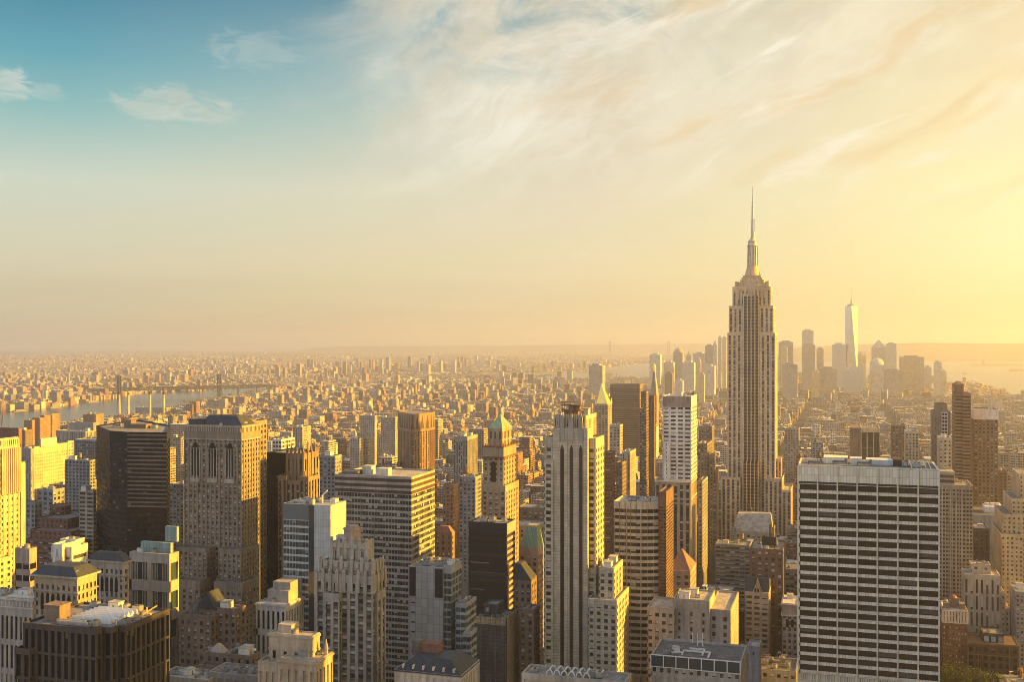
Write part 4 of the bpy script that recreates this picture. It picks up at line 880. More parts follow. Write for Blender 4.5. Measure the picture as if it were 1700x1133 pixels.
b = simple('black_gable_building', 'narrow building with black pitched roof and sunlit golden side, centre foreground', 853, 882, 962, 600, -891, S(bw=3.6, fh=4, ww=.45, top=3), 'brown', yv=1040, units=0, limit=50)
x0, x1, y0, y1, z0, z1 = b.dims[0]; mb = MB(); xm = x0+(x1-x0)*.35
mb.prism(rect(x0-.3, x1+.3, y0-.3, y1+.3), z1-.6, z1+8.5, 0, None, [(x0,y0+1.5),(xm,y0+1.5),(xm,y1-1),(x0,y1-1)]); b.part('pitched_roof', mb, 'slate')
simple('narrow_brick_building', 'low brick building with golden stepped side below the black pitched roof building', 862, 886, 1012, 575, -896, S(bw=3.6, fh=4, ww=.45), 'brown', units=2, limit=40)
b = simple('mansard_tower', 'slim tower with steep green copper mansard roof left of the striped tower', 862, 893, 910, 640, -903, S(bw=4.2, fh=4, ww=.5, wh=.6, dp=.6, top=5), 'pinkstone', yv=1010, units=0, limit=60)
x0, x1, y0, y1, z0, z1 = b.dims[0]; mb = MB(); mb.prism(rect(x0,x1,y0,y1), z1-.5, z1+12.5, 0, None, rect(x0+4.2,x1-2,y0+4.2,y1-3)); b.part('mansard_roof', mb, 'copper')
mb = MB(); mb.box(x0+4.3, x1-2.2, y0+4.4, y1-3.2, z1+12.4, z1+13.4); b.part('roof_lantern', mb, 'gold')
b = simple('arched_roof_building', 'low grey building with a row of curved vents on its roof, bottom centre', 866, 1038, 1126, 420, 13, S(bw=20, fh=9, ww=.9, wh=.6, top=2.5, gl='glass'), 'stone', units=2, limit=30)
x0, x1, y0, y1, z0, z1 = b.dims[0]
for i in range(6):
    c = x0+11+i*3.1; mb = MB()
    for k in range(6):
        a0, a1 = math.pi*k/6, math.pi*(k+1)/6; mb.bar((c+1.3*math.cos(a0), y0+3, z1-.8+2.2*math.sin(a0)), (c+1.3*math.cos(a1), y0+3, z1-.8+2.2*math.sin(a1)), .22); mb.bar((c+1.3*math.cos(a0), y0+9, z1-.8+2.2*math.sin(a0)), (c+1.3*math.cos(a1), y0+9, z1-.8+2.2*math.sin(a1)), .22)
    mb.bar((c, y0+3, z1+1.4), (c, y0+9, z1+1.4), .2); b.part('curved_vent', mb, 'whitemetal')
# ---- gold pyramid group
b = Bld('gold_pyramid_tower', 'grey stone tower with a steep gilded pyramid roof, right of centre distance',
  [(988, 1009, 671, 1830, -1016, S(bw=5, fh=4, ww=.5, top=4), dict(yv=720, units=0))], 'tan', units=0, limit=40)
x0, x1, y0, y1, z0, z1 = b.dims[0]; mb = MB(); xm = X_at(999, 1840); mb.prism([(x0+1.5,y0+1.5),(x1-1,y0+1.5),(x1-1,y1-1.5),(x0+1.5,y1-1.5)], z1-.8, Z_at(637, xm, 1842), 0, None, [(xm-.3,1838),(xm+.3,1838),(xm+.3,1839),(xm-.3,1839)]); b.part('pyramid_roof', mb, 'gold')
for sx, sy in ((x0+1,y0+1),(x1-1,y0+1),(x1-1,y1-1)): mb = MB(); mb.cone(sx, sy, 1.6, .1, z1-.5, z1+9, 8); b.part('pinnacle', mb, 'gold')
simple('grey_grid_tower', 'grey gridded tower with yellow side just right of and below the gilded pyramid', 1012, 1029, 706, 1420, -1034, S(bw=5, fh=4, ww=.55), 'stone', yv=745, units=2, limit=50)
b = simple('brown_slab_tower', 'broad flat brown slab tower with thin horizontal lines right of the gilded pyramid', 1013, 1062, 638, 1950, 30, S(bw=54, fh=3.9, ww=.97, wh=.5, dp=.3, top=9, gl='glassbronze'), 'brown', yv=760, units=0, limit=60)
simple('banded_tower', 'slim grey brown banded tower with a bright orange edge beside the broad brown slab', 1062, 1073, 679, 1200, -1077, S(bw=2.6, fh=3.4, ww=.8, wh=.5, dp=.3, top=2), 'brown', yv=800, units=0, limit=50)
simple('banded_tower', 'tall thin brown slab with pale edge between banded tower and white gridded tower', 1077, 1086, 657, 1180, -1088, S(bw=2.6, fh=3.4, ww=.12, wh=.5, dp=.3, top=2), 'brownbrick', yv=800, units=0, limit=40)
simple('square_tower', 'square brown tower behind the banded tower with the orange edge', 1064, 1073, 650, 1500, -1076, S(bw=3, ww=.5, top=3), 'brown', yv=680, units=0, limit=30)
simple('red_banded_building', 'small bright red banded building right of the striped tower', 1003, 1013, 752, 900, 20, S(bw=12, fh=3.4, ww=.9, wh=.4, top=1), 'redbrick', yv=800, units=0, limit=30)
simple('tan_stepped_tower', 'low tan block with yellow side left of the banded office roof', 1023, 1033, 768, 950, -1040, S(bw=3.4, ww=.5), 'brown', yv=825, units=1, limit=30)
simple('pale_block', 'pale grey block with rounded side below the broad brown slab', 1033, 1046, 750, 1020, -1056, S(bw=3, fh=9, ww=.3, wh=.8), 'stone', yv=780, units=1, limit=30)
b = Bld('clock_tower', 'white campanile tower with pyramidal top and gilded lantern, right of centre distance', [(1079, 1090, 655, 2080, 26, S(bw=5, fh=4.4, ww=.4, top=4), dict(yv=660, units=0))], 'tan', units=0, limit=30)
x0, x1, y0, y1, z0, z1 = b.dims[0]; xm, ym = (x0+x1)/2, (y0+y1)/2
mb = MB(); hip(mb, x0, x1, y0, y1, z1-.5, Z_at(617, xm, ym), .78); b.part('pyramid_roof', mb, 'tan')
mb = MB(); zz = Z_at(618, xm, ym); mb.cone(xm, ym, 3.0, 2.6, zz-1, zz+8, 8); mb.cone(xm, ym, 3.2, .2, zz+8, zz+17, 8); b.part('lantern', mb, 'gold')
b = simple('brick_pyramid_building', 'tan brick building with orange sunlit tiled pyramid roof, right of centre', 1107, 1146, 948, 720, -1156, S(bw=5, fh=4.4, ww=.5, top=3), 'pinkstone', yv=1000, units=0, limit=50)
x0, x1, y0, y1, z0, z1 = b.dims[0]; mb = MB(); hip(mb, x0, x1, y0, y1, z1-.5, z1+12, .97); b.part('pyramid_roof', mb, 'tile')
# ---- lower right of centre
b = Bld('blank_wall_building', 'grey stone building with large blank side wall and flat pale roof, lower right of centre',
  [(1118, 1178, 996, 600, 26, S(bw=7, fh=4.3, ww=.18, wh=.55, dp=.4, top=7), dict(yv=1085)), (1074, 1119, 1010, 596, 26, S(bw=3.8, fh=4.3, ww=.55, wh=.5, dp=.5, top=3, gl='glassspot'), dict(yv=1085, units=0)), (1176, 1213, 1013, 602, -1226, S(bw=6, fh=4.3, ww=.3, wh=.55, dp=.4, top=4), dict(yv=1085))], 'stone', units=1, roof='roofpale')
b = Bld('flat_roof_block', 'pale block with dark flat roof, white roof terrace frames and pipes, bottom right of centre',
  [(1080, 1230, 1096, 480, 30, S(bw=3.4, fh=4.6, ww=.48, wh=.55, dp=.5, top=4.6, gl='glassspot'), {})], 'stone', roof='rooftar', units=0)
x0, x1, y0, y1, z0, z1 = b.dims[0]; zr = z1-.9; mb = MB()
for i in range(8): c = x0+i*(x1-x0-.5)/7; mb.box(c, c+.4, y0-.4, y0-.06, z1-4.4, z1+.4)
mb.box(x0, x1, y0-.42, y0-.07, z1+.4, z1+.8); mb.box(x0, x1, y0-.42, y0-.07, z1-4.8, z1-4.45)
b.part('terrace_frame', mb, 'whitemetal')
mb = MB(); mb.box(x0+.3, x1-.3, y0-.3, y0-.055, z1-4.4, z1+.35); b.part('terrace_glazing', mb, 'glassblue')
mb = MB()
for (p, q) in (((13,14),(25,14)),((15,18),(22,18)),((22,18),(22,9)),((25,14),(25,6)),((13,14),(13,8)),((8,9),(13,11))): mb.bar((x0+p[0],y0+p[1],zr+.5), (x0+q[0],y0+q[1],zr+.5), .35)
for k in range(7): a0, a1 = math.pi*k/7, math.pi*(k+1)/7; mb.bar((x0+19+1.3*math.cos(a0), y0+25, zr+2.4*math.sin(a0)), (x0+19+1.3*math.cos(a1), y0+25, zr+2.4*math.sin(a1)), .25)
b.part('roof_pipes', mb, 'whitemetal')
for i in range(4): roof_unit(b.root, b.loc, x0+6+i*1.8, y0+8+i*2.3, zr, i, i, .7)
for i in range(3): mb = MB(); mb.cone(x0+15+i*2.3, y0+29, .18, .18, zr, zr+5, 8); b.part('vent_stack', mb, 'whitemetal')
b = Bld('chimney_block', 'grey windowless block with pale parapet beside the dark flat roof', [(1241, 1261, 1074, 560, -1264, S(bw=8, fh=9, ww=.15, wh=.2, top=3), {}), (1225, 1241, 1084, 561, 16, None, dict(units=0))], 'grey', units=0, roof='roofpale', limit=10)
b = simple('gabled_tower', 'narrow stone tower with steep gabled slate roof, lower right of centre', 1237, 1276, 984, 850, -1282, S(bw=5.6, fh=4.2, ww=.7, wh=.55, dp=.5, so=.1, top=3), 'warmstone', yv=1110, units=0)
x0, x1, y0, y1, z0, z1 = b.dims[0]; xm = (x0+x1)/2; mb = MB()
mb.prism(rect(x0,x1,y0+1,y1), z1-.6, z1+10, 0, None, [(x0,y0+8),(x1,y0+8),(x1,y0+8.4),(x0,y0+8.4)])
mb.add([(xm-4,y0-.2,z1-.5),(xm+4,y0-.2,z1-.5),(xm,y0-.2,z1+9.5),(xm-4,y0+9,z1-.5),(xm+4,y0+9,z1-.5),(xm,y0+9,z1+9.5)], [(1,4,5,2),(3,0,2,5)], 0); mb.add([(xm-3.6,y0-.1,z1-.5),(xm+3.6,y0-.1,z1-.5),(xm,y0-.1,z1+8.6)], [(0,1,2)], 1)
b.part('gabled_roof', mb, ['slate', 'warmstone'])
for q in (-1.1, 1.1): mb = MB(); mb.box(xm+q-.7, xm+q+.7, y0-.2, y0-.11, z1-.2, z1+2.8); b.part('gable_window', mb, 'glassdark')
b = simple('ornate_building', 'ornate narrow pale stone building pressed against the left edge of the travertine slab', 1298, 1324, 1003, 840, 30, S(bw=4.6, fh=4.6, ww=.5, wh=.6, dp=.6, top=9), 'stone', yv=1110, units=1, limit=60)
x0, x1, y0, y1, z0, z1 = b.dims[0]
for q in (.35, .68): c = x0+(x1-x0)*q; mb = MB(); mb.box(c-1.1, c+1.1, y0-.15, y0+.3, z1-18, z1-13); mb.cone(c, y0-.05, 1.1, 1.1, z1-13.4, z1-12, 10); b.part('arched_window', mb, 'glassdark')
mb = MB(); mb.box(x0-.8, x1+.3, y0-.8, y1, z1-9.6, z1-8.8, bottom=True); mb.box(x0-.8, x1+.3, y0-.8, y1, z1-1.2, z1-.4, bottom=True); b.part('cornice', mb, 'pale')
simple('low_roof_building', 'low dark roof with vents and ducts left of the travertine slab, bottom', 1230, 1322, 1112, 640, 26, S(), 'cool', units=6, roof='rooftar', limit=20)
b = simple('long_roof_building', 'long grey building with pale sloping roof below the tallest skyscraper', 1212, 1282, 884, 1120, 50, S(bw=5, fh=5, ww=.5, top=3), 'stone', yv=905, units=2, tank=2, limit=40)
x0, x1, y0, y1, z0, z1 = b.dims[0]; mb = MB(); mb.prism(rect(x0+2,x1-2,y0+8,y1), z1-.8, z1+14, 0, None, rect(x0+5,x1-4,y0+30,y1-4)); b.part('sloping_roof', mb, 'roofpale')
b = simple('billboard_building', 'dark rooftop building with black signboard and golden chimney below the tallest skyscraper', 1245, 1300, 912, 880, 40, S(bw=5, fh=4.5, ww=.45), 'brownbrick', yv=950, units=3, tank=2, limit=30)
x0, x1, y0, y1, z0, z1 = b.dims[0]; mb = MB(); mb.box(x0+9, x0+20, y0+4, y0+4.8, z1+2, z1+9, bottom=True); mb.box(x0+10, x0+10.5, y0+4.9, y0+5.4, z1-.9, z1+2); mb.box(x0+18.5, x0+19, y0+4.9, y0+5.4, z1-.9, z1+2); b.part('signboard', mb, 'charcoal')
mb = MB(); mb.box(x0+14, x0+16, y0+16, y0+18, z1-.9, z1+17); b.part('chimney', mb, 'brownbrick')
# ---- right side
b = simple('gridded_tower', 'brown gridded tower with pale vertical ribs directly behind the travertine slab, right', 1553, 1615, 806, 935, 40, S(bw=2.5, fh=3.3, ww=.7, wh=.55, dp=.5, so=.1, top=3.5, gl='glassbronze'), 'tan', yv=1000, units=3)
x0, x1, y0, y1, z0, z1 = b.dims[0]; mb = MB()
for q in (.18, .41, .56, .71): c = x0+(x1-x0)*q; mb.box(c-.5, c+.5, y0-.45, y0-.05, 0, z1-2)
b.part('rib', mb, 'stone')
mb = MB(); mb.box(x0+1, x0+15, y0+6, y0+24, z1-.9, z1+10); b.part('mechanical_penthouse', mb, 'stone')
mb = MB(); mb.box(x0+1.5, x0+14.5, y0+5.8, y0+5.95, z1+1, z1+3.4); mb.box(x0+1.5, x0+14.5, y0+5.8, y0+5.95, z1+5, z1+7.4); b.part('louvre', mb, 'darkbrown')
b = Bld('notched_tower', 'tall reddish brown banded tower with notched stepped top, right', [(1585, 1600, 638, 1150, 26, S(bw=6, fh=3.4, ww=.9, wh=.5, dp=.3, top=8, gl='glassbronze'), dict(yv=780, units=0)), (1598, 1612, 653, 1148, 26, S(bw=6, fh=3.4, ww=.9, wh=.5, dp=.3, top=3, gl='glassbronze'), dict(yv=780, units=0))], 'orangebrick', units=0, limit=80)
x0, x1, y0, y1, z0, z1 = b.dims[0]; mb = MB(); mb.prism(rect(x0+.5,x1-.3,y0+1,y1), z1-.9, z1+2.5, 0, None, rect(x0+4,x1-3,y0+8,y1-4)); b.part('peaked_top', mb, 'orangebrick')
b = Bld('brown_stepped_tower', 'brown stepped tower with white framed window strip, right', [(1548, 1578, 683, 1220, 26, S(bw=7, fh=9, ww=.08, wh=.3, top=8), dict(yv=760, units=0)), (1553, 1572, 670, 1228, 18, None, dict(yb=683, yv=690, units=0))], 'gothic', units=0, limit=30)
x0, x1, y0, y1, z0, z1 = b.dims[0]; mb = MB(); mb.box(x0+9, x0+15, y0-.3, y0-.05, z1-34, z1-1); b.part('window_frame', mb, 'white')
for i in range(8):
    for j in (0, 1): mb = MB(); mb.box(x0+9.6+j*2.6, x0+11.8+j*2.6, y0-.4, y0-.31, z1-4.6-i*3.9, z1-2-i*3.9); b.part('window', mb, 'glassbronze')
simple('cream_apartment_tower', 'pale cream apartment tower in front of the brown stepped tower, right', 1559, 1580, 727, 960, 22, S(bw=3, fh=3.3, ww=.45, wh=.5), 'cream', yv=790, units=2, limit=60)
b = simple('white_topped_tower', 'brown mottled tower with a white band across its top, right', 1617, 1657, 680, 1180, 30, S(bw=4, fh=3.8, ww=.5, wh=.5, top=11), 'gothic', yv=830, units=1, limit=80, spm='gothic')
x0, x1, y0, y1, z0, z1 = b.dims[0]; mb = MB(); mb.box(x0-.3, x1+.3, y0-.35, y0-.05, z1-10.5, z1+.1); mb.box(x0-.4, x0-.05, y0-.05, y1, z1-10.5, z1+.1); b.part('top_band', mb, 'white')
b = simple('box_building', 'square building with white cornice and tall white ribs, right of centre', 1429, 1461, 711, 1500, 60, S(bw=7.5, fh=4, ww=.84, wh=.6, dp=1.2, so=.9, top=6, spm=1, gl='glassbronze'), 'cream', yv=770, units=3, limit=30)
x0, x1, y0, y1, z0, z1 = b.dims[0]; mb = MB(); mb.box(X_at(1411, 1500), x0-.1, y0+.4, y1, 0, z1-.5); b.part('side_block', mb, 'brown')
for (xl, xr, yt, Y, w, yv, lb) in ((1481, 1503, 706, 1350, 'brown', 765, 'brown brick tower with an antenna right of the square white ribbed building'), (1503, 1525, 717, 1260, 'cream', 765, 'cream apartment building with window bands between brown brick tower and brown stepped tower'),
        (1653, 1672, 782, 1190, 'brown', 850, 'brown block beyond the white drum roof building, right'), (1303, 1326, 712, 1500, 'stone', 740, 'pale gridded block just right of the tallest skyscraper shaft')):
    simple('apartment_block', lb, xl, xr, yt, Y, 28, S(bw=3.4, fh=3.3, ww=.5, wh=.5), w, yv=yv, units=2, limit=50)
b = simple('dark_theatre_block', 'low dark grey block with white drum shaped tanks on its roof, right', 1617, 1664, 856, 1110, 60, None, 'grey', yv=875, units=0, limit=20, roof='rooftar')
x0, x1, y0, y1, z0, z1 = b.dims[0]
mb = MB(); mb.box(x0+12, x1+4, y0+22, y0+40, z1-.9, z1+5); b.part('plant_box', mb, 'white')
for i in range(3): mb = MB(); mb.cone(x0+15+i*5, y0+33, 2.3, 2.3, z1+5, z1+7.5, 16); b.part('cooling_tower', mb, 'whitemetal')
b = Bld('cream_setback_tower', 'cream stone tower stepping back in tiers at the right edge', [(1692, 1760, 788, 995, 40, S(bw=3.6, fh=3.7, ww=.4, wh=.5), dict(yv=830, units=0)), (1679, 1760, 830, 985, 50, S(bw=3.6, fh=3.7, ww=.4, wh=.5), dict(yv=890, units=0)), (1664, 1760, 856, 978, 50, S(bw=3.6, fh=3.7, ww=.4, wh=.5), dict(yv=890, units=0)), (1662, 1699, 888, 965, 60, S(bw=3.6, fh=3.7, ww=.42, wh=.5), dict(yv=1040, units=1))], 'cream', units=0, spm='cream')
simple('dark_mid_block', 'dark brown mid rise with curved corner in front of the low dark roof, right', 1617, 1643, 878, 1030, 30, S(bw=4, fh=3.6, ww=.5), 'brownbrick', yv=935, units=2, limit=40)
b = Bld('cream_stepped_building', 'cream stone building with sloping stepped right side and flat roof, lower right', [(1600, 1661, 955, 906, 22, S(bw=3.7, fh=12.8, ww=.4, wh=.85, dp=.4, so=.1, top=4), dict(yv=1040, units=0)), (1612, 1645, 938, 913, 14, S(bw=9, fh=5, ww=.3, wh=.4, top=2), dict(yb=955, yv=955, units=2)), (1655, 1669, 985, 907, 22, S(bw=3.7, fh=4.2, ww=.35, wh=.5), dict(yv=1040, units=0)), (1668, 1677, 1012, 908, 22, S(bw=3.7, fh=4.2, ww=.35, wh=.5), dict(yv=1040, units=0))], 'warmstone', units=1, roof='roofpale', limit=80)
b = simple('brick_hotel', 'dark brick building with pale carved top floors and a dome hut, lower right', 1565, 1606, 1014, 852, 30, S(bw=2.25, fh=4.2, ww=.42, wh=.5, dp=.4, top=4, gl='glassspot'), 'brownbrick', units=2)
x0, x1, y0, y1, z0, z1 = b.dims[0]; mb = MB(); mb.box(x0-.4, x1+.4, y0-.5, y1, z1-1, z1-.2, bottom=True); mb.box(x0-.3, x1+.3, y0-.35, y1, z1-9.8, z1-9.2, bottom=True)
for i in range(9): c = x0+i*(x1-x0)/8; mb.box(c-.8, c+.8, y0-.22, y0-.05, z1-9.2, z1-1)
b.part('carved_cornice', mb, 'pale')
mb = MB(); mb.box(x0+1, x0+5, y0+4, y0+9, z1-.9, z1+4); mb.box(x1-5, x1-1, y0+4, y0+9, z1-.9, z1+4); mb.box(x0+5, x1-5, y0+8, y0+12, z1-.9, z1+7); b.part('roof_huts', mb, 'brown')
mb = MB(); mb.cone(x0+8, y0+10, 3, 2.2, z1+7, z1+8.6, 12); mb.cone(x0+8, y0+10, 2.2, .2, z1+8.6, z1+9.6, 12); b.part('dome', mb, 'tile')
b = Bld('club_building', 'dark stone clubhouse with arched windows and pale blue skylights, lower right corner',
  [(1606, 1692, 1070, 848, 30, S(bw=5.2, fh=5.6, ww=.55, wh=.62, dp=.6, top=3.2, gl='glassdark'), {}), (1632, 1666, 1053, 854, 20, S(bw=4, fh=4, ww=.5, wh=.5, top=2), dict(units=1))], 'umber', units=2, limit=60)
x0, x1, y0, y1, z0, z1 = b.dims[1]
for i in range(3): c = x0+2.2+i*(x1-x0-4.4)/2; mb = MB(); mb.prism([(c-1.5,y0-2.5),(c+1.5,y0-2.5),(c+1.5,y0-.06),(c-1.5,y0-.06)], z1-5.5, z1-2.2, 0, None, [(c-1.5,y0-.5),(c+1.5,y0-.5),(c+1.5,y0-.06),(c-1.5,y0-.06)]); b.part('skylight', mb, 'skylight')
x0, x1, y0, y1, z0, z1 = b.dims[0]; mb = MB(); mb.box(x0-.6, x1+.6, y0-.6, y1, z1-1.2, z1-.3, bottom=True); mb.box(x0-.4, x1+.4, y0-.4, y1, z1-9, z1-8.4, bottom=True)
for q in (.0, .2, .8, .97): c = x0+(x1-x0)*q; mb.box(c, c+.8, y0-.35, y0-.04, z1-30, z1-1)
b.part('cornice', mb, 'brownbrick')
simple('edge_block', 'grey slanting block at the lower right edge behind the stone clubhouse', 1686, 1760, 985, 885, 30, S(bw=3, fh=3.4, ww=.5), 'grey', yv=1100, units=1, limit=40)

# ---- unseen towers added just outside the frame to the right to shade the foreground
for x0, x1, y0, y1, h, lb in ((96, 150, 562, 600, 288, 'added unseen very tall glass tower outside the right edge, shading the foreground'), (84, 140, 482, 552, 250, 'added unseen tall grey tower outside the right edge, nearer, shading the foreground'), (72, 130, 398, 456, 250, 'nearest of the added unseen tall grey towers shading the foreground')):
    t_ = thing('office_tower', lb, 'building', (x0, y0, 0)); mb = MB(); wins = []; stl = S(bw=4, fh=4, ww=.8, wh=.6, dp=.4, top=5)
    mb.prism(inset(rect(x0,x1,y0,y1), .4), 0, h, 1)
    for p0, p1 in (((x0,y1),(x0,y0)), ((x0,y0),(x1,y0))): facade(mb, wins, p0, p1, 0, h, 0, stl, 0)
    mb.build('wall', ['stone', 'glassdark'], t_, (x0,y0,0)); rf = MB(); rf.box(x0+8, x1-8, y0+8, y1-8, h+.004, h+9); rf.build('mechanical_penthouse', 'steel', t_, (x0,y0,0))

Bld('stepped_building', 'brown setback building with stepped golden right edge left of the tallest skyscraper', [(1158, 1174, 737, 1090, -1182, S(bw=3.6, fh=3.7, ww=.5), dict(yv=800, units=1)), (1172, 1184, 756, 1092, -1188, S(bw=3.6, fh=3.7, ww=.5), dict(yv=800, units=0)), (1182, 1190, 782, 1094, -1194, S(bw=3.6, fh=3.7, ww=.5), dict(yv=800, units=0))], 'gothic', units=1, limit=40)
simple('grey_office_building', 'plain grey ribbed office building behind the stepped golden edged one', 1160, 1182, 708, 1400, -1186, S(bw=3.4, fh=3.6, ww=.5), 'masonry', yv=735, units=2, limit=30)
simple('pale_apartment_building', 'pale building with bare wall beside the golden edge of the white gridded tower', 1158, 1166, 800, 980, 40, S(bw=3.4, fh=3.6, ww=.5), 'grey', yv=850, units=1, limit=30)
# ================================================================== ground, water, hills
def kind(o, k): o['kind'] = k; return o
def groundmat():
    m, t, b = newmat('urban_ground'); p = t.new('ShaderNodeNewGeometry').outputs['Position']
    n = t.noise(p, .012, 5, .7); n2 = t.noise(p, .0011, 3, .6)
    c = t.ramp(n, [(.30, (.035,.035,.025,1)), (.45, (.07,.065,.055,1)), (.56, (.17,.145,.115,1)), (.70, (.30,.26,.21,1))])
    t.l.new(t.mix(t.rng(n2, .45, .65, 0, .6), c, (.045,.055,.03,1)), b.inputs['Base Color']); b.inputs['Roughness'].default_value = .95
groundmat()
def watermat():
    m, t, b = newmat('water'); p = t.new('ShaderNodeNewGeometry').outputs['Position']
    b.inputs['Base Color'].default_value = (.03,.045,.045,1); b.inputs['Roughness'].default_value = .22; b.inputs['IOR'].default_value = 1.33
    bp = t.new('ShaderNodeBump'); bp.inputs['Strength'].default_value = .35; bp.inputs['Distance'].default_value = 3
    t.l.new(t.noise(t.vm('MULTIPLY', p, (.02,.05,.02)), 1.0, 4, .6), bp.inputs['Height']); t.l.new(bp.outputs[0], b.inputs['Normal'])
watermat()
N = 96; mb = MB(); RG = 31500
mb.add([(0,0,0)]+[(RG*math.cos(2*math.pi*i/N), RG*math.sin(2*math.pi*i/N), 0) for i in range(N)], [(0,1+i,1+(i+1)%N) for i in range(N)])
kind(mb.build('ground', 'urban_ground'), 'structure')
WATERS = []
def water(name, pts, z=.6):
    w = [ground(px, py) for px, py in pts]; WATERS.append(w)
    mb = MB(); mb.add([(x,y,z) for x,y in w], [tuple(range(len(w)))]); return kind(mb.build(name, 'water'), 'structure')
water('river', [(-160, 712), (-160, 694), (0, 684), (60, 681), (110, 674), (150, 667), (184, 663), (215, 657), (240, 653), (330, 650), (380, 646), (447, 641), (447, 648), (405, 654), (340, 662), (300, 672), (215, 692), (120, 703), (40, 716), (-60, 724)])
water('harbour', [(850, 628), (930, 622), (985, 613), (1040, 606), (1085, 603), (1085, 606), (1120, 596), (1180, 590), (1300, 588), (1450, 588), (1700, 588), (1900, 588), (1900, 690), (1700, 664), (1660, 652), (1615, 640), (1570, 634), (1540, 634), (1460, 632), (1300, 626), (1180, 622), (1090, 628), (1000, 628), (930, 632), (870, 634)], .6)
water('inlet', [(1000, 600), (1070, 594), (1180, 590), (1180, 588.6), (1100, 590.5), (1010, 594)], .7)
water('ocean', [(-400, 590), (-100, 590), (0, 590.5), (200, 588.5), (380, 586.5), (520, 585.2), (700, 584), (700, 583.2), (-400, 583.2)], .6)
# hills: ridge lines far out
def ridge(name, pts, d0, d1, label):
    mb = MB(); n = len(pts)
    front = []; top = []; back = []
    for px, py in pts:
        f_ = at(px, d0); t_ = at(px, (d0+d1)/2); b_ = at(px, d1); h_ = EYEZ-(py-EY)*((d0+d1)/2)/F
        front.append((f_[0], f_[1], 0)); top.append((t_[0], t_[1], max(5, h_))); back.append((b_[0], b_[1], 0))
    vs = front+top+back
    mb.add(vs, [(i, i+1, n+i+1, n+i) for i in range(n-1)]+[(n+i, n+i+1, 2*n+i+1, 2*n+i) for i in range(n-1)])
    return kind(mb.build(name, 'urban_ground'), 'structure')
ridge('hills', [(1290, 586), (1330, 577), (1400, 573), (1470, 571), (1530, 569.5), (1600, 570), (1680, 571), (1760, 570.5), (1900, 572)], 14000, 19000, '')
ridge('hills', [(495, 583.5), (520, 578), (560, 576), (640, 575.5), (760, 574.5), (860, 574.5), (960, 572.5), (1060, 571.5), (1180, 571), (1300, 573), (1420, 577)], 24000, 30000, '')
for nm, pts in (('island', [(1612, 606, 0), (1628, 603, 1), (1650, 601, 1), (1690, 602, 1), (1720, 605, 1), (1760, 607, 0)]), ('island', [(1675, 616, 0), (1695, 612, 1), (1740, 611, 1), (1790, 616, 0)]), ('island', [(1640, 592.5, 0), (1660, 591.5, 1), (1730, 591, 1), (1800, 592, 0)])):
    lo = max(p[1] for p in pts); d = F*EYEZ/(lo+1.2-EY); mb = MB(); n = len(pts)
    vs = [(*at(px, d), 0.7) for px, py, _ in pts]+[(*at(px, d*1.03), 2+k*12) for px, py, k in pts]+[(*at(px, d*1.1), 0.7) for px, py, _ in pts]
    mb.add(vs, [(i,i+1,n+i+1,n+i) for i in range(n-1)]+[(n+i,n+i+1,2*n+i+1,2*n+i) for i in range(n-1)]); kind(mb.build(nm, 'urban_ground'), 'structure')
# statue on the island
x, y = at(1632, F*EYEZ/(606-EY)*1.03); mb = MB(); t_ = thing('statue', 'tiny statue on a tall pedestal standing on a harbour island, right edge', 'statue', (x, y, 0))
mb.prism(rect(x-22,x+22,y-22,y+22), 0, 22, 0, None, rect(x-14,x+14,y-14,y+14)); mb.prism(rect(x-9,x+9,y-9,y+9), 22, 42, 0, None, rect(x-7,x+7,y-7,y+7)); mb.build('pedestal', 'stone', t_, (x,y,0))
mb = MB(); mb.cone(x, y, 5.5, 3.6, 42, 64, 10); mb.cone(x, y, 3.6, 2.6, 64, 72, 10); mb.cone(x, y, 2.2, 1.8, 72, 77, 8); mb.bar((x-3, y, 69), (x-5.5, y, 88), 1.1); mb.cone(x-5.5, y, .8, 1.8, 88, 92, 8); mb.build('figure', 'copper', t_, (x,y,0))
# boats
for px, py, s_ in ((1595, 606, 1), (1602, 621, 1.3), (1615, 634, 1.1), (1572, 609, .9)):
    x, y = ground(px, py); t_ = thing('boat', {1595: 'small boat on the harbour left of the statue island', 1602: 'white boat on the harbour nearest the shore', 1615: 'white ferry on the harbour near the right shore', 1572: 'farthest tiny boat on the bright harbour'}[px], 'boat', (x, y, .6), 'boats on the harbour')
    mb = MB(); mb.prism([(x-22*s_,y-4),(x+16*s_,y-4),(x+24*s_,y),(x+16*s_,y+4),(x-22*s_,y+4)], .5, 5); mb.build('hull', 'white', t_, (x,y,.6)); mb = MB(); mb.box(x-14*s_, x+8*s_, y-3, y+3, 5, 9); mb.build('cabin', 'white', t_, (x,y,.6))
# ------------------------------------------------------------------ bridges
def lattice_tower(mb, x, y, h, w, u, r=2.2):
    v = Vector((-u.y, u.x))
    for s_ in (-1, 1):
        p = Vector((x, y))+v*w*s_
        for q in (-1, 1): e = p+u*4*q; mb.bar((e.x, e.y, 0), (e.x-v.x*w*.25*s_, e.y-v.y*w*.25*s_, h), r)
    for f in (.42, .62, .8, .98):
        a_, b_ = Vector((x,y))-v*w*(1-.25*f), Vector((x,y))+v*w*(1-.25*f); mb.bar((a_.x,a_.y,h*f), (b_.x,b_.y,h*f), r*.9)
    for f0, f1 in ((.42,.62),(.62,.8),(.8,.98)):
        a_, b_ = Vector((x,y))-v*w*(1-.25*f0), Vector((x,y))+v*w*(1-.25*f1); mb.bar((a_.x,a_.y,h*f0), (b_.x,b_.y,h*f1), r*.6)
        a_, b_ = Vector((x,y))+v*w*(1-.25*f0), Vector((x,y))-v*w*(1-.25*f1); mb.bar((a_.x,a_.y,h*f0), (b_.x,b_.y,h*f1), r*.6)
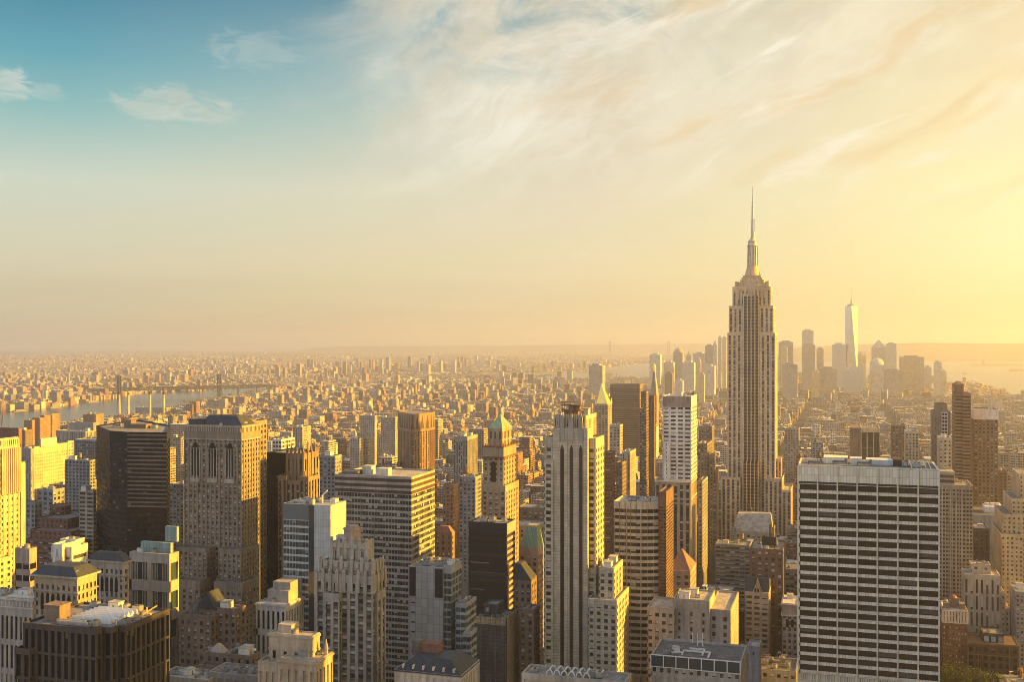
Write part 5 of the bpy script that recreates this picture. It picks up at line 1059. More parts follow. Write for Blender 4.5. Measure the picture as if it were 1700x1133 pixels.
def bridge(name, label, tA, tB, ht, hd, endA, endB, mat, w=16):
    A_, B_, E0, E1 = Vector(tA), Vector(tB), Vector(endA), Vector(endB); u = (B_-A_).normalized(); v = Vector((-u.y, u.x))
    t_ = thing(name, label, 'bridge', (A_.x, A_.y, 0)); o = (A_.x, A_.y, 0)
    mb = MB()
    for p, q in ((E0, A_), (A_, B_), (B_, E1)):
        d = (q-p).normalized(); n_ = Vector((-d.y, d.x))*w*.8
        mb.prism([tuple(p-n_), tuple(q-n_), tuple(q+n_), tuple(p+n_)], hd-4, hd)
        for s_ in (-1, 1):
            a_ = p+n_*s_*.97; b_ = q+n_*s_*.97; mb.bar((a_.x,a_.y,hd+10), (b_.x,b_.y,hd+10), 1.2); mb.bar((a_.x,a_.y,hd+5), (b_.x,b_.y,hd+5), 1.3); L = (q-p).length; k = int(L/22)
            for i in range(k): c0 = a_+(b_-a_)*(i/k); c1 = a_+(b_-a_)*((i+1)/k); mb.bar((c0.x,c0.y,hd), (c1.x,c1.y,hd+10), .9); mb.bar((c1.x,c1.y,hd), (c1.x,c1.y,hd+10), .9)
    mb.build('deck', mat, t_, o)
    for T_ in (A_, B_): mb = MB(); lattice_tower(mb, T_.x, T_.y, ht, w, u); mb.build('tower', mat, t_, o)
    for s_ in (-1, 1):
        mb = MB(); n = 24; q0 = None
        for i in range(n+1):
            f = i/n; p = A_+(B_-A_)*f+v*w*.75*s_; z = hd+9+(ht-hd-9)*(2*f-1)**2
            if q0 is not None: mb.bar(q0, (p.x,p.y,z), .8)
            q0 = (p.x, p.y, z)
            if 0 < i < n: mb.bar((p.x,p.y,hd), (p.x,p.y,z), .25)
        for T_, E_ in ((A_, E0), (B_, E1)):
            e = T_+(E_-T_)*.55+v*w*.75*s_; p = T_+v*w*.75*s_; mb.bar((p.x,p.y,ht), (e.x,e.y,hd+2), .8)
        mb.build('cable', mat, t_, o)
    mb = MB()
    for T_, E_ in ((A_, E0), (B_, E1)):
        k = int((E_-T_).length/70)
        for i in range(1, k): p = T_+(E_-T_)*(i/k); mb.box(p.x-2.5, p.x+2.5, p.y-2.5, p.y+2.5, 0, hd-3)
    mb.build('approach_piers', mat, t_, o)
bridge('suspension_bridge', 'grey steel suspension bridge with lattice towers crossing the river, left', at(198, 4900), at(364, 5150), 104, 38, at(146, 4810), at(456, 5300), 'charcoal')
bridge('suspension_bridge', 'faint distant bridge deck left of the square brown tower above the bay', at(884, 7300), at(990, 7500), 90, 42, at(800, 7150), at(1040, 7600), 'cool')
bridge('suspension_bridge', 'very distant strait bridge with two pale tall towers on the horizon', at(1013, 14800), at(1110, 15200), EYEZ+12, 80, at(960, 14600), at(1160, 15400), 'stone', 24)
# ------------------------------------------------------------------ power station with four chimneys
b = Bld('power_station', 'long ribbed power station block by the river with rust sunlit end', [(225, 276, 677, 3300, -288, S(bw=7, fh=22, ww=.3, wh=.8, dp=1.5, top=3), dict(yv=690))], 'grey', units=3, limit=20)
for i, (px, yt, d) in enumerate(((198, 651, 3720), (213, 652, 3660), (249, 651, 3600), (272, 651, 3560))):
    x, y = at(px, d); t_ = thing('chimney', ['leftmost of four tall pale chimneys by the river', 'second from the left of four tall pale riverside chimneys', 'third from the left of four tall pale riverside chimneys', 'rightmost of four tall pale chimneys by the river'][i], 'chimney', (x, y, 0), 'power station chimneys')
    mb = MB(); zt = EYEZ-(yt-EY)*d/F; mb.cone(x, y, 4.6, 3.4, 0, zt*.9, 16); mb.build('stack', 'cream', t_, (x,y,0)); mb = MB(); mb.cone(x, y, 3.45, 3.3, zt*.9, zt, 16); mb.build('cap', 'charcoal', t_, (x,y,0))
# ------------------------------------------------------------------ downtown towers
DT = S(bw=7, fh=12, ww=.6, wh=.6, dp=.5, so=.2, top=6)
def down(label, xl, xr, yt, d, w, kindname='distant_tower', roof=None, xs=None, group='distant downtown towers', sun=None):
    Yc = d/0.955; x0, x1 = X_at(xl, Yc), X_at(xr if sun is None else sun, Yc); z1 = Z_at(yt, (x0+x1)/2, Yc)
    y1 = Yc+max(25, min(60, (x1-x0))); xm = (x0+x1)/2
    t_ = thing(kindname, label, 'tower', (xm, Yc, 0), group); mb = MB()
    mb.box(x0, x1, Yc, y1, 0, z1, top=1)
    n = max(3, int((x1-x0)/6))
    for i in range(n+1): c = x0+i*(x1-x0)/n; mb.box(c-.9, c+.9, Yc-.6, Yc-.02, z1*.3, z1-3)
    for k in range(int(z1*.6/11)): zz = z1-5-k*11; mb.box(x0-.05, x1+.3, Yc-.3, Yc-.03, zz-3.2, zz)
    mb.build('wall', [w, 'roofgrey'], t_, (xm,Yc,0))
    mb = MB()
    if roof == 'pyr': hip(mb, x0, x1, Yc, y1, z1-.3, z1+(x1-x0)*.55, .95)
    elif roof == 'spire': hip(mb, x0, x1, Yc, y1, z1-.3, z1+(x1-x0)*.8, .85); mb.cone(xm, (Yc+y1)/2, 2.5, .3, z1+(x1-x0)*.75, z1+(x1-x0)*1.5, 8)
    elif roof == 'dome': 
        r = (x1-x0)/2
        for a in range(5): r0, r1 = r*math.cos(a*.314), r*math.cos((a+1)*.314); mb.cone(xm, (Yc+y1)/2, r0, max(.1,r1), z1+r*math.sin(a*.314)-.3, z1+r*math.sin((a+1)*.314), 14)
    elif roof == 'slope': mb.prism(rect(x0,x1,Yc,y1), z1-.3, z1+24, 0, None, [(x1-4,Yc+.5),(x1,Yc+.5),(x1,y1-.5),(x1-4,y1-.5)])
    else: mb.box(x0+(x1-x0)*.2, x1-(x1-x0)*.25, Yc+6, y1-6, z1-.2, z1+7)
    mb.build('roof' if roof else 'mechanical_penthouse', w, t_, (xm,Yc,0))
    HEROES.append((x0-5, x1+5, Yc-5, y1+5, xl, xr, yt+35, z1))
    return t_
DL = [(1293, 1316, 568, 5600, 'gothic', None, 'dark broad tower with notched top just right of the tallest skyscraper, downtown'), (1296.5, 1307, 577, 5300, 'cream', None, 'pale narrow tower in front of the dark notched one, downtown'),
 (1285, 1293, 593, 5100, 'stone', None, 'grey slab touching the tallest skyscraper on its right, downtown'), (1331.5, 1350.5, 549, 5650, 'stone', None, 'tall pale slab tower between the two needle topped skyscrapers, downtown'), (1331.5, 1353, 573, 5500, 'grey', None, 'lower grey slab standing against the tall pale slab tower, downtown'),
 (1356, 1367, 579, 5600, 'stone', None, 'slim grey tower right of the paired pale slabs, downtown'), (1382, 1404, 572, 5450, 'steel', None, 'flat topped glassy block just left of the glass needle tower, downtown'), (1424, 1437, 590, 5600, 'stone', 'dome', 'round domed tower just right of the glass needle tower'),
 (1447, 1471, 577, 5700, 'stone', 'pyr', 'stepped tower with pyramid top right of the glass needle tower'), (1471.6, 1488, 571, 5650, 'steel', None, 'tall flat slab joined to the pyramid topped stepped tower'), (1494, 1534, 593, 5000, 'warmstone', None, 'very broad pale block at the right end of downtown'),
 (1534, 1546, 610, 5000, 'stone', None, 'low tower right of the very broad pale block'), (1551, 1563, 602, 4950, 'stone', None, 'rightmost tall slim tower on the harbour shore'), (1562, 1571, 618, 4800, 'cream', 'pyr', 'rightmost small tower with pointed top on the harbour shore'),
 (1299, 1324, 605, 4300, 'gothic', None, 'broad low brown block with hut below the notched dark tower'), (1361, 1389, 612, 4500, 'gothic', None, 'wide low brown block left of the glass needle tower foot'), (1400, 1433, 616, 4700, 'steel', 'slope', 'block with a sloping glass roof below the glass needle tower'),
 (1444, 1468, 606, 4900, 'stone', 'dome', 'domed block below the pyramid topped stepped tower'), (1468, 1497, 615, 4700, 'gothic', None, 'wide low block below the tall flat slab'),
 (1192, 1198, 560, 5700, 'stone', None, 'left of twin tall slabs just left of the tallest skyscraper'), (1199, 1206, 561, 5650, 'stone', None, 'right of twin tall slabs just left of the tallest skyscraper'), (1171, 1184, 574, 5700, 'brown', None, 'dark tower left of the twin tall slabs, downtown'), (1184, 1190, 571, 5600, 'stone', 'spire', 'slim spired tower beside the twin tall slabs'),
 (1078.5, 1096, 589, 5400, 'stone', None, 'white slab tower behind the gilded lantern of the campanile'), (1118, 1133, 585, 5900, 'brown', 'dome', 'brown round topped tower left of the spired cluster, downtown'), (1102, 1118, 602, 5500, 'stone', None, 'pale block left of the brown round topped tower'), (1151, 1171, 587, 5800, 'stone', None, 'flat topped tower left of the dark downtown tower'),
 (1155, 1163, 600, 5000, 'cream', 'spire', 'cream tower with spire in front of the flat topped tower'), (1104, 1116, 620, 4200, 'brownbrick', None, 'dark brown slim tower right of the campanile'), (1160, 1169, 622, 4000, 'cream', None, 'small cream round tower left of the tallest skyscraper shaft'), (1166, 1186, 608, 4600, 'stone', None, 'broad stone block left of the tallest skyscraper shaft'),
 (978, 1000, 607, 4300, 'brown', None, 'square brown tower standing alone above the bay, right of centre'), (1133, 1152, 602, 5200, 'stone', None, 'grey tower between brown round topped tower and flat topped tower'), (1139, 1146, 592, 5600, 'cream', 'spire', 'small pointed cream tower in the downtown cluster'), (1120, 1133, 632, 3900, 'stone', None, 'pale pair block right of the dark brown slim tower'), (1348, 1360, 618, 4400, 'cream', None, 'small cream block between the wide brown blocks, downtown')]
for xl, xr, yt, d, w, rf_, lb in DL: down(lb, xl, xr, yt, d, {'stone': 'pale', 'grey': 'stone', 'steel': 'panelgrey', 'brown': 'stone', 'gothic': 'stone', 'brownbrick': 'gothic'}.get(w, w), roof=rf_)
# glass needle tower: tapering with alternating triangular facets
Yc = 5500/.955; x0, x1 = X_at(1402.8, Yc), X_at(1423.8, Yc); xm, ym = (x0+x1)/2, Yc+(x1-x0)/2; h_ = (x1-x0)/2; z1 = Z_at(508, xm, Yc); zb_ = 56
t_ = thing('glass_skyscraper', 'tapering glass skyscraper with triangular facets and needle spire, far right', 'skyscraper', (xm, ym, 0))
mb = MB(); bq = [(xm-h_,ym-h_),(xm+h_,ym-h_),(xm+h_,ym+h_),(xm-h_,ym+h_)]; tq = [(xm,ym-h_),(xm+h_,ym),(xm,ym+h_),(xm-h_,ym)]
vs = [(x,y,0) for x,y in bq]+[(x,y,zb_) for x,y in bq]+[(x,y,z1) for x,y in tq]
mb.add(vs, [(0,1,5,4),(1,2,6,5),(2,3,7,6),(3,0,4,7),(4,5,8),(5,6,9),(6,7,10),(7,4,11),(5,9,8),(6,10,9),(7,11,10),(4,8,11),(8,9,10,11)]); mb.build('facade', 'glasstower', t_, (xm,ym,0)) if 'glasstower' in MATS else None
if 'glasstower' not in MATS:
    wallmat('glasstower', (.40,.42,.44), .22, .08, metallic=.75, panel=(14, 14)); mb.build('facade', 'glasstower', t_, (xm,ym,0))
mb = MB(); mb.cone(xm, ym, h_*.62, h_*.62, z1-.5, z1+9, 16); mb.build('crown_ring', 'steel', t_, (xm,ym,0))
mb = MB(); zt = Z_at(476, xm, ym); mb.cone(xm, ym, 5, 3.5, z1+8, z1+30, 8); mb.cone(xm, ym, 2.6, .8, z1+30, zt, 8); mb.cone(xm, ym, 6, 6, z1+26, z1+28, 10); mb.build('spire', 'metal', t_, (xm,ym,0))
HEROES.append((x0-5, x1+5, Yc-5, Yc+80, 1402, 1424, 600, z1))
# ------------------------------------------------------------------ park trees, lower right
def tree(x, y, h, label, seed):
    rr = random.Random(seed); t_ = thing('tree', label, 'tree', (x, y, 0), 'park trees below the clubhouse')
    mb = MB(); mb.cone(x, y, .5, .28, 0, h*.45, 8)
    br = []
    for i in range(6):
        a = i*1.05+rr.random(); e = (x+math.cos(a)*h*.26, y+math.sin(a)*h*.26, h*rr.uniform(.55, .8)); mb.bar((x, y, h*rr.uniform(.3, .45)), e, .13); br.append(e)
    mb.build('trunk', 'bark', t_, (x,y,0))
    mb = MB(); br += [(x, y, h*.85)]
    for e in br:
        for i in range(150):
            d = Vector((rr.gauss(0,1), rr.gauss(0,1), rr.gauss(0,.7))); d = d.normalized()*h*.2*rr.random()**.4
            p = Vector(e)+d; s_ = rr.uniform(.3, .6); n = Vector((rr.gauss(0,1), rr.gauss(0,1), rr.gauss(0,1))).normalized(); u = n.orthogonal().normalized()*s_; v = n.cross(u).normalized()*s_*.7
            mb.add([tuple(p-u), tuple(p+v), tuple(p+u), tuple(p-v)], [(0,1,2,3)])
    mb.build('crown', 'leaf', t_, (x,y,0))
HEROES.append((X_at(1556, 690), X_at(1700, 690), 690, 846, 1556, 1720, 1195, 20))
for i, (px, d, h) in enumerate(((1576, 768, 20), (1592, 770, 23), (1608, 764, 21), (1626, 766, 20), (1643, 762, 19), (1561, 772, 21), (1660, 764, 17))):
    x, y = at(px, d)
    tree(x, y, h+7, ['green tree beside the travertine slab, second from the left of the row', 'tallest green tree of the row under the brick hotel', 'green tree under the gap between brick hotel and clubhouse', 'green tree under the left end of the clubhouse', 'green tree under the middle of the clubhouse', 'leftmost green tree of the row, against the travertine slab', 'rightmost small green tree of the row'][i], 40+i)
# ================================================================== the rest of the city
def inside(poly, x, y):
    c = False; n = len(poly)
    for i in range(n):
        (x1, y1), (x2, y2) = poly[i], poly[i-1]
        if (y1 > y) != (y2 > y) and x < (x2-x1)*(y-y1)/(y2-y1)+x1: c = not c
    return c
def wet(x, y): return any(inside(w, x, y) for w in WATERS)
RL = [(-400,722),(-20,716),(40,714),(120,700),(215,690),(300,674),(340,664),(405,656),(447,648)]
def river_cap(px, d, h):
    if px > 447: return h
    for (a, ya), (c, yc) in zip(RL, RL[1:]):
        if a <= px <= c: yl = ya+(yc-ya)*(px-a)/(c-a)+rg.uniform(-2, 6); break
    else: return h
    if F*EYEZ/(yl-EY) < d*.8: return h
    return min(h, EYEZ-(yl-EY)*d/F)
rg = random.Random(11)
WALLT = [(.34,.27,.20), (.40,.34,.27), (.25,.21,.18), (.20,.12,.08), (.27,.14,.09), (.46,.41,.34), (.52,.48,.42), (.31,.30,.29), (.22,.22,.23), (.30,.215,.145), (.16,.12,.10)]
WNAME = ['tan', 'sandy', 'grey brown', 'dark brown', 'red brick', 'pale', 'whitish', 'grey', 'slate grey', 'tan brick', 'very dark']
ROOFT = [(.09,.08,.08), (.20,.18,.16), (.34,.31,.27), (.55,.51,.45), (.70,.67,.61), (.12,.105,.10)]
BX = []                                            # x0,x1,y0,y1,h, wall index, roof index, alpha, crown type
def clash(x0, x1, y0, y1): return any(x0 < b_ and x1 > a_ and y0 < d_ and y1 > c_ for a_, b_, c_, d_, *_ in HEROES)
def cap(x0, x1, y0, h):
    """never stand in front of a named building higher than the photograph shows"""
    pl, pt = proj(x0, y0, h); pr, _ = proj(x1, y0, h)
    for a_, b_, c_, d_, l_, r_, yv, zt in HEROES:
        if c_ > y0 and pl < r_ and pr > l_:
            hh = EYEZ-(yv-EY)*dep((x0+x1)/2, y0)/F
            if hh < h: h = hh
    return h
Y = 300.0
while Y < 5200:
    xl, xr = X_at(-40, Y+60), X_at(1740, Y)
    X = math.floor(xl/270)*270-122
    while X < xr:
        x = X+15
        while x < X+246:
            for half in (0, 1):
                pass
            w = rg.uniform(14, 34) if Y < 2400 else rg.uniform(12, 40)
            for half in (0, 1):
                d = rg.uniform(22, 29); y0 = Y+(0 if half == 0 else 62-d); x0, x1, y1 = x, min(x+w-.6, X+246), y0+d
                if x1-x0 < 8: continue
                px, py = proj((x0+x1)/2, y0, 20)
                if not (-60 < px < 1760): continue
                if wet((x0+x1)/2, y0) or clash(x0, x1, y0, y1): continue
                if Y < 1000: h = rg.uniform(28, 75)
                elif Y < 2300: h = rg.uniform(22, 62)
                elif Y < 3300: h = rg.uniform(14, 34)
                else: h = rg.uniform(12, 32)
                r_ = rg.random()
                if r_ < (.13 if Y < 2300 else .05): h = rg.uniform(60, 118) if Y < 1900 else rg.uniform(32, 60)
                h = cap(x0, x1, y0, h)
                h = river_cap(px, dep((x0+x1)/2, y0), h)
                if h < 8: continue
                pt = proj((x0+x1)/2, y0, h)[1]
                if pt > 1150: continue
                if pt < 648: h = min(h, 50)
                BX.append((x0, x1, y0, y1, h, rg.choice((0,1,2,3,4,5,6,7,7,8,9,0,2)), rg.randrange(6), rg.random(), rg.random()))
            x += w
        X += 270
    Y += 80.5
# clusters of brick slabs along the river and on the lower east side
for (pa_, pb, da, db, n) in ((300, 480, 3300, 4300, 24), (480, 640, 3600, 4900, 22), (640, 830, 4300, 5800, 24), (800, 1000, 3000, 5600, 16)):
    for i in range(n):
        px, d = rg.uniform(pa_, pb), rg.uniform(da, db); x, y = at(px, d)
        if wet(x, y) or clash(x-12, x+12, y-15, y+15): continue
        h = river_cap(px, d, rg.uniform(38, 66)); w = rg.uniform(14, 26)
        if h < 8: continue
        BX.append((x-w/2, x+w/2, y-10, y+10, h, rg.choice((4, 9, 9, 0, 3, 5)), rg.randrange(6), rg.random(), .9))
# choose the ones that show largest: a small id buffer painted from far to near
GW, GH = 340, 227; buf = bytearray(0); import array
buf = array.array('i', [-1])*(GW*GH)
def paint(i, x0, x1, y0, y1, h):
    pl, pt = proj(x0, y0, h); pr, _ = proj(x1, y0, h); pr = max(pr, proj(x1, y1, h)[0]); pl = min(pl, proj(x0, y1, h)[0]); pb = proj((x0+x1)/2, y0, 0)[1]; pt = min(pt, proj((x0+x1)/2, y1, h)[1])
    a, b_ = max(0, int(pl/5)), min(GW-1, int(pr/5)); c, e = max(0, int(pt/5)), min(GH-1, int(pb/5))
    for r in range(c, e+1):
        o = r*GW
        for k in range(a, b_+1): buf[o+k] = i
alls = [(dep(b_[0], b_[2]), i, b_[:5]) for i, b_ in enumerate(BX)]+[(dep((q[0]+q[1])/2, q[2]), -2, (q[0]+3, q[1]-3, q[2]+3, q[3]-3, q[7])) for q in HEROES]
for d, i, q in sorted(alls, key=lambda t: -t[0]): paint(i, *q)
cnt = {}
for v in buf:
    if v >= 0: cnt[v] = cnt.get(v, 0)+1
NHERO = len([o for o in bpy.data.objects if o.parent is None and o.get('category') in ('building', 'tower', 'skyscraper')])
best = sorted(cnt, key=lambda i: -cnt[i])[:max(0, 298-NHERO)]
chosen = set(best)
# screen landmarks used to say where a building stands
LAND = []
for o in bpy.data.objects:
    if o.parent is None and o.get('landmark'): LAND.append(o)
def tinted(o, cols):
    a_ = o.data.attributes.new('tint', 'FLOAT_COLOR', 'FACE')
    flat = []
    for c in cols: flat += c
    a_.data.foreach_set('color', flat)
def boxmesh(mb, cols, b_, parts=False):
    x0, x1, y0, y1, h, wi, ri, al, cr = b_
    wt = WALLT[wi]; k = .85+.3*al; wcol = [wt[0]*k, wt[1]*k, wt[2]*k, al]; rcol = list(ROOFT[ri])+[0.0]
    def bx(a0, a1, c0, c1, z0, z1, wc, rc):
        mb.box(a0, a1, c0, c1, z0, z1); cols.extend([wc]*4+[rc])
    if cr < .25 and h > 30:                         # one setback
        zb = h*(.55+.3*al); bx(x0, x1, y0, y1, 0, zb, wcol, rcol); bx(x0+2.5, x1-2.5, y0+3, y1-2.5, zb, h, wcol, rcol)
    else: bx(x0, x1, y0, y1, 0, h, wcol, rcol)
    return wcol, rcol
def clut_parts(b_, rr, root, loc):                  # the same, every piece its own mesh
    x0, x1, y0, y1, h, wi, ri, al, cr = b_
    if cr < .25 and h > 30: x0, x1, y0, y1 = x0+2.5, x1-2.5, y0+3, y1-2.5
    wt = WALLT[rr.randrange(11)]
    for _ in range(rr.choice((1, 2, 2, 3))):
        w, d = rr.uniform(2, 6), rr.uniform(2, 6); x, y = rr.uniform(x0+1, max(x0+1.1, x1-w-1)), rr.uniform(y0+1, max(y0+1.1, y1-d-1)); m_ = MB()
        m_.box(x, x+w, y, y+d, h, h+rr.uniform(2, 5)); o = m_.build('stair_bulkhead', 'field', root, loc); tinted(o, [[wt[0], wt[1], wt[2], .11]]*5)
    if rr.random() < .5:
        x, y = rr.uniform(x0+2.5, max(x0+2.6, x1-2.5)), rr.uniform(y0+2.5, max(y0+2.6, y1-2.5)); m_ = MB()
        m_.cone(x, y, 1.7, 1.6, h+2.6, h+6, 8); m_.cone(x, y, 1.9, .1, h+6, h+7.4, 8); m_.box(x-1, x+1, y-1, y+1, h, h+2.6)
        o = m_.build('water_tank', 'field', root, loc); tinted(o, [[.22,.14,.08,.11]]*len(m_.f))
def clut(mb, cols, b_, rr):                         # bulkheads, tanks, parapets on a roof
    x0, x1, y0, y1, h, wi, ri, al, cr = b_
    wt = WALLT[rr.randrange(11)]; q = [wt[0], wt[1], wt[2], 0.0]
    for _ in range(rr.choice((1, 2, 2, 3))):
        w, d = rr.uniform(2, 6), rr.uniform(2, 6); x, y = rr.uniform(x0+1, max(x0+1.1, x1-w-1)), rr.uniform(y0+1, max(y0+1.1, y1-d-1))
        mb.box(x, x+w, y, y+d, h, h+rr.uniform(2, 5)); cols.extend([[q[0]*rr.uniform(.6,1.3), q[1], q[2], 0.11]]*5)
    if rr.random() < .5:
        x, y = rr.uniform(x0+2.5, max(x0+2.6, x1-2.5)), rr.uniform(y0+2.5, max(y0+2.6, y1-2.5)); n0 = len(mb.f)
        mb.cone(x, y, 1.7, 1.6, h+2.6, h+6, 8); mb.cone(x, y, 1.9, .1, h+6, h+7.4, 8); mb.box(x-1, x+1, y-1, y+1, h, h+2.6)
        cols.extend([[.22,.14,.08,.11]]*(len(mb.f)-n0))
used = {}
import bisect
LM = [(16, 820, 'the golden fluted tower'), (85, 775, 'the cream sunlit slab'), (220, 800, 'the black faceted tower'), (365, 800, 'the brown masonry tower'), (458, 840, 'the black slab'), (500, 790, 'the gothic spiked tower'), (520, 930, 'the blue grey glass tower'), (585, 1020, 'the grey art deco tower'),
      (640, 880, 'the banded slab'), (690, 725, 'the orange pleated tower'), (720, 1010, 'the grey panelled block'), (773, 755, 'the dark ribbed tower'), (830, 780, 'the green pyramid tower'), (815, 930, 'the near black block'), (883, 895, 'the green mansard tower'), (950, 850, 'the dark striped tan tower'),
      (1000, 690, 'the gilded pyramid tower'), (1038, 690, 'the broad brown slab tower'), (1060, 900, 'the curved banded office'), (1130, 725, 'the white gridded tower'), (1130, 970, 'the tiled pyramid building'), (1247, 700, 'the tallest skyscraper'), (1258, 1030, 'the gabled tower'), (1150, 1040, 'the blank walled building'),
      (1440, 900, 'the travertine slab'), (1440, 735, 'the square white ribbed building'), (1413, 560, 'the glass needle tower'), (1598, 700, 'the reddish notched tower'), (1635, 720, 'the white topped tower'), (1585, 880, 'the brown gridded tower'), (1640, 990, 'the cream stepped building'), (1580, 1050, 'the brick hotel'),
      (198, 668, 'the leftmost riverside chimney'), (364, 645, 'the right bridge tower'), (250, 685, 'the riverside power station'), (989, 625, 'the lone square brown tower'), (1085, 640, 'the white campanile'), (1515, 620, 'the very broad downtown block')]
def where(px, py):
    ds = sorted(((px-a)**2+((py-b_)*1.0)**2, a, b_, n) for a, b_, n in LM)
    return ds
ORD = ['', 'second ', 'third ', 'fourth ', 'fifth ', 'sixth ', 'seventh ', 'eighth ', 'ninth ', 'tenth ', 'eleventh ', 'twelfth ']
info = []
for i in best:
    b_ = BX[i]; cx = (b_[0]+b_[1])/2; px, pt = proj(cx, b_[2], b_[4]); info.append((i, px, pt))
MAPC = {}
def describe(i, px, pt):
    b_ = BX[i]; w = b_[1]-b_[0]; h = b_[4]
    size = 'tall' if h > 75 else 'mid rise' if h > 42 else 'low'
    wid = 'narrow' if w < 18 else 'broad' if w > 29 else ''
    colr = WNAME[b_[5]]; roof = ['dark', 'brownish', 'tan', 'pale', 'white', 'black'][b_[6]]
    ds = where(px, pt); _, a, c, n1 = ds[0]; n2 = ds[1][3]
    dx, dy = px-a, pt-c
    rel = ('left of' if dx < 0 else 'right of') if abs(dx) > abs(dy)*.8 else ('beyond' if dy < 0 else 'below')
    far = 'just ' if ds[0][0] < 45**2 and rel in ('left of', 'right of') else ''
    yield f"{wid+' ' if wid else ''}{size} {colr} building {far}{rel} {n1}"
    yield f"{wid+' ' if wid else ''}{size} {colr} building with {roof} roof {far}{rel} {n1}"
    yield f"{size} {colr} building with {roof} roof between {n1.replace('the ','',1)} and {n2.replace('the ','',1)}"
    sx = 'far left' if px < 250 else 'left' if px < 560 else 'centre left' if px < 800 else 'centre' if px < 1050 else 'centre right' if px < 1320 else 'right'
    sy = 'back' if pt < 700 else 'middle' if pt < 800 else 'front'
    yield f"{wid+' ' if wid else ''}{size} {colr} building with {roof} roof {rel} {n1} towards {n2}, {sy} row"
    for k in range(1, 12): yield f"{size} {colr} building with {roof} roof, {ORD[k]}nearest of those {rel} {n1}"
for i, px, pt in sorted(info, key=lambda t: -t[2]):
    for lb in describe(i, px, pt):
        if lb not in used: break
    used[lb] = i
    b_ = BX[i]; x0, x1, y0, y1, h, wi, ri, al, cr = b_; loc = ((x0+x1)/2, (y0+y1)/2, 0); d = dep(*loc[:2]); rr = random.Random(i)
    t_ = thing('city_building', lb, 'building', loc, 'ordinary city buildings between the landmarks')
    if d < 1250:
        rm = ['rooftar', 'roofgrey', 'roofgrey', 'roofpale', 'roofpale', 'rooftar'][ri]
        wm = ['tan', 'stone', 'brown', 'brownbrick', 'redbrick', 'pale', 'white', 'grey', 'cool', 'gothic', 'darkbrown'][wi]
        stl = S(bw=rr.uniform(2.8, 4.6), fh=rr.uniform(3.3, 4.1), ww=rr.uniform(.4, .62) if al < .8 else .9, wh=rr.uniform(.48, .62), dp=.45, so=.06 if al < .6 else .25, top=rr.uniform(1.5, 4))
        mb = MB(); poly = rect(x0, x1, y0, y1); ins = inset(poly, .45); wins = []
        mb.prism(ins, 0, h-1, 1)
        zv = max(0, EYEZ-(1140-EY)*d/F)
        for k in (0, 1, 3): facade(mb, wins, poly[k], poly[(k+1)%4], 0, h, max(zv, h-60), stl, k)
        a_, c_ = inset(poly, .1), inset(poly, .6)
        for k in range(4):
            j = (k+1)%4; mb.add([(a_[k][0],a_[k][1],h-1.02),(a_[j][0],a_[j][1],h-1.02),(a_[j][0],a_[j][1],h+.02),(a_[k][0],a_[k][1],h+.02),(c_[k][0],c_[k][1],h-1.02),(c_[j][0],c_[j][1],h-1.02),(c_[j][0],c_[j][1],h+.02),(c_[k][0],c_[k][1],h+.02)], [(0,1,2,3),(3,2,6,7),(5,4,7,6)], 0)
        for (wx, wy, wz, ww, wh, ang, gl) in wins:
            c, s_ = math.cos(ang)*ww/2, math.sin(ang)*ww/2; mb.uv[len(mb.f)] = ((0,0),(1,0),(1,1),(0,1))
            mb.add([(wx-c,wy-s_,wz-wh/2),(wx+c,wy+s_,wz-wh/2),(wx+c,wy+s_,wz+wh/2),(wx-c,wy-s_,wz+wh/2)], [(0,1,2,3)], 2)
        mb.build('wall', [wm, 'darkspandrel', 'glassspot'], t_, loc)
        rf = MB(); rf.add([(x,y,h-.9) for x,y in c_], [(0,1,2,3)]); rf.build('roof', rm, t_, loc)
        clutter(t_, loc, x0+.5, x1-.5, y0+.5, y1-.5, h-.9, rr.choice((1,2,3,3)), 1 if rr.random() < .55 else 0, rr)
    else:
        mb = MB(); cols = []; wc, rc = boxmesh(mb, cols, b_); o = mb.build('wall', 'field', t_, loc); tinted(o, cols)
        clut_parts(b_, rr, t_, loc)
        mb = MB(); mb.box(x0+.4, x1-.4, y0+.4, y1-.4, h+.004, h+.25) if not (cr < .25 and h > 30) else mb.box(x0+2.9, x1-2.9, y0+3.4, y1-2.9, h+.004, h+.25)
        mb.build('roof', ['rooftar', 'roofgrey', 'roofgrey', 'roofpale', 'roofpale', 'rooftar'][ri], t_, loc)
mb = MB(); cols = []
for i, b_ in enumerate(BX):
    if i in chosen: continue
    boxmesh(mb, cols, b_)
    if dep(b_[0], b_[2]) < 4600: clut(mb, cols, b_, rg)
o = mb.build('city_blocks', 'field'); kind(o, 'stuff'); tinted(o, cols); o['label'] = 'dense carpet of ordinary blocks filling the gaps between the named buildings'; o['category'] = 'city blocks'
# far boroughs beyond the river
mb = MB(); cols = []
def rbox(x, y, w, d, h, ang, wc, rc, z=0):
    c, s_ = math.cos(ang), math.sin(ang)
    vs = [(x+a*c-b_*s_, y+a*s_+b_*c) for a, b_ in ((-w,-d),(w,-d),(w,d),(-w,d))]
    mb.prism(vs, z, h); cols.extend([wc]*4+[rc])
def far_ok(x, y, px): return not wet(x, y)
CELL = {}
def cell(x, y):
    k = (math.floor((x+.35*y)/650), math.floor((y-.35*x)/520))
    if k not in CELL:
        q = random.Random(k[0]*7919+k[1]*104729); pal = [q.choice((0,1,2,3,4,5,6,7,8,9,5,6)) for _ in range(3)]
        CELL[k] = (pal, q.uniform(.45, 1.0), q.uniform(.75, 1.5), q.choice((.75, .9, 1.0, 1.2, 1.7)), q.random() < .07, q.choice((.1, .35, .62, -.3)))
    return CELL[k]
n = 0
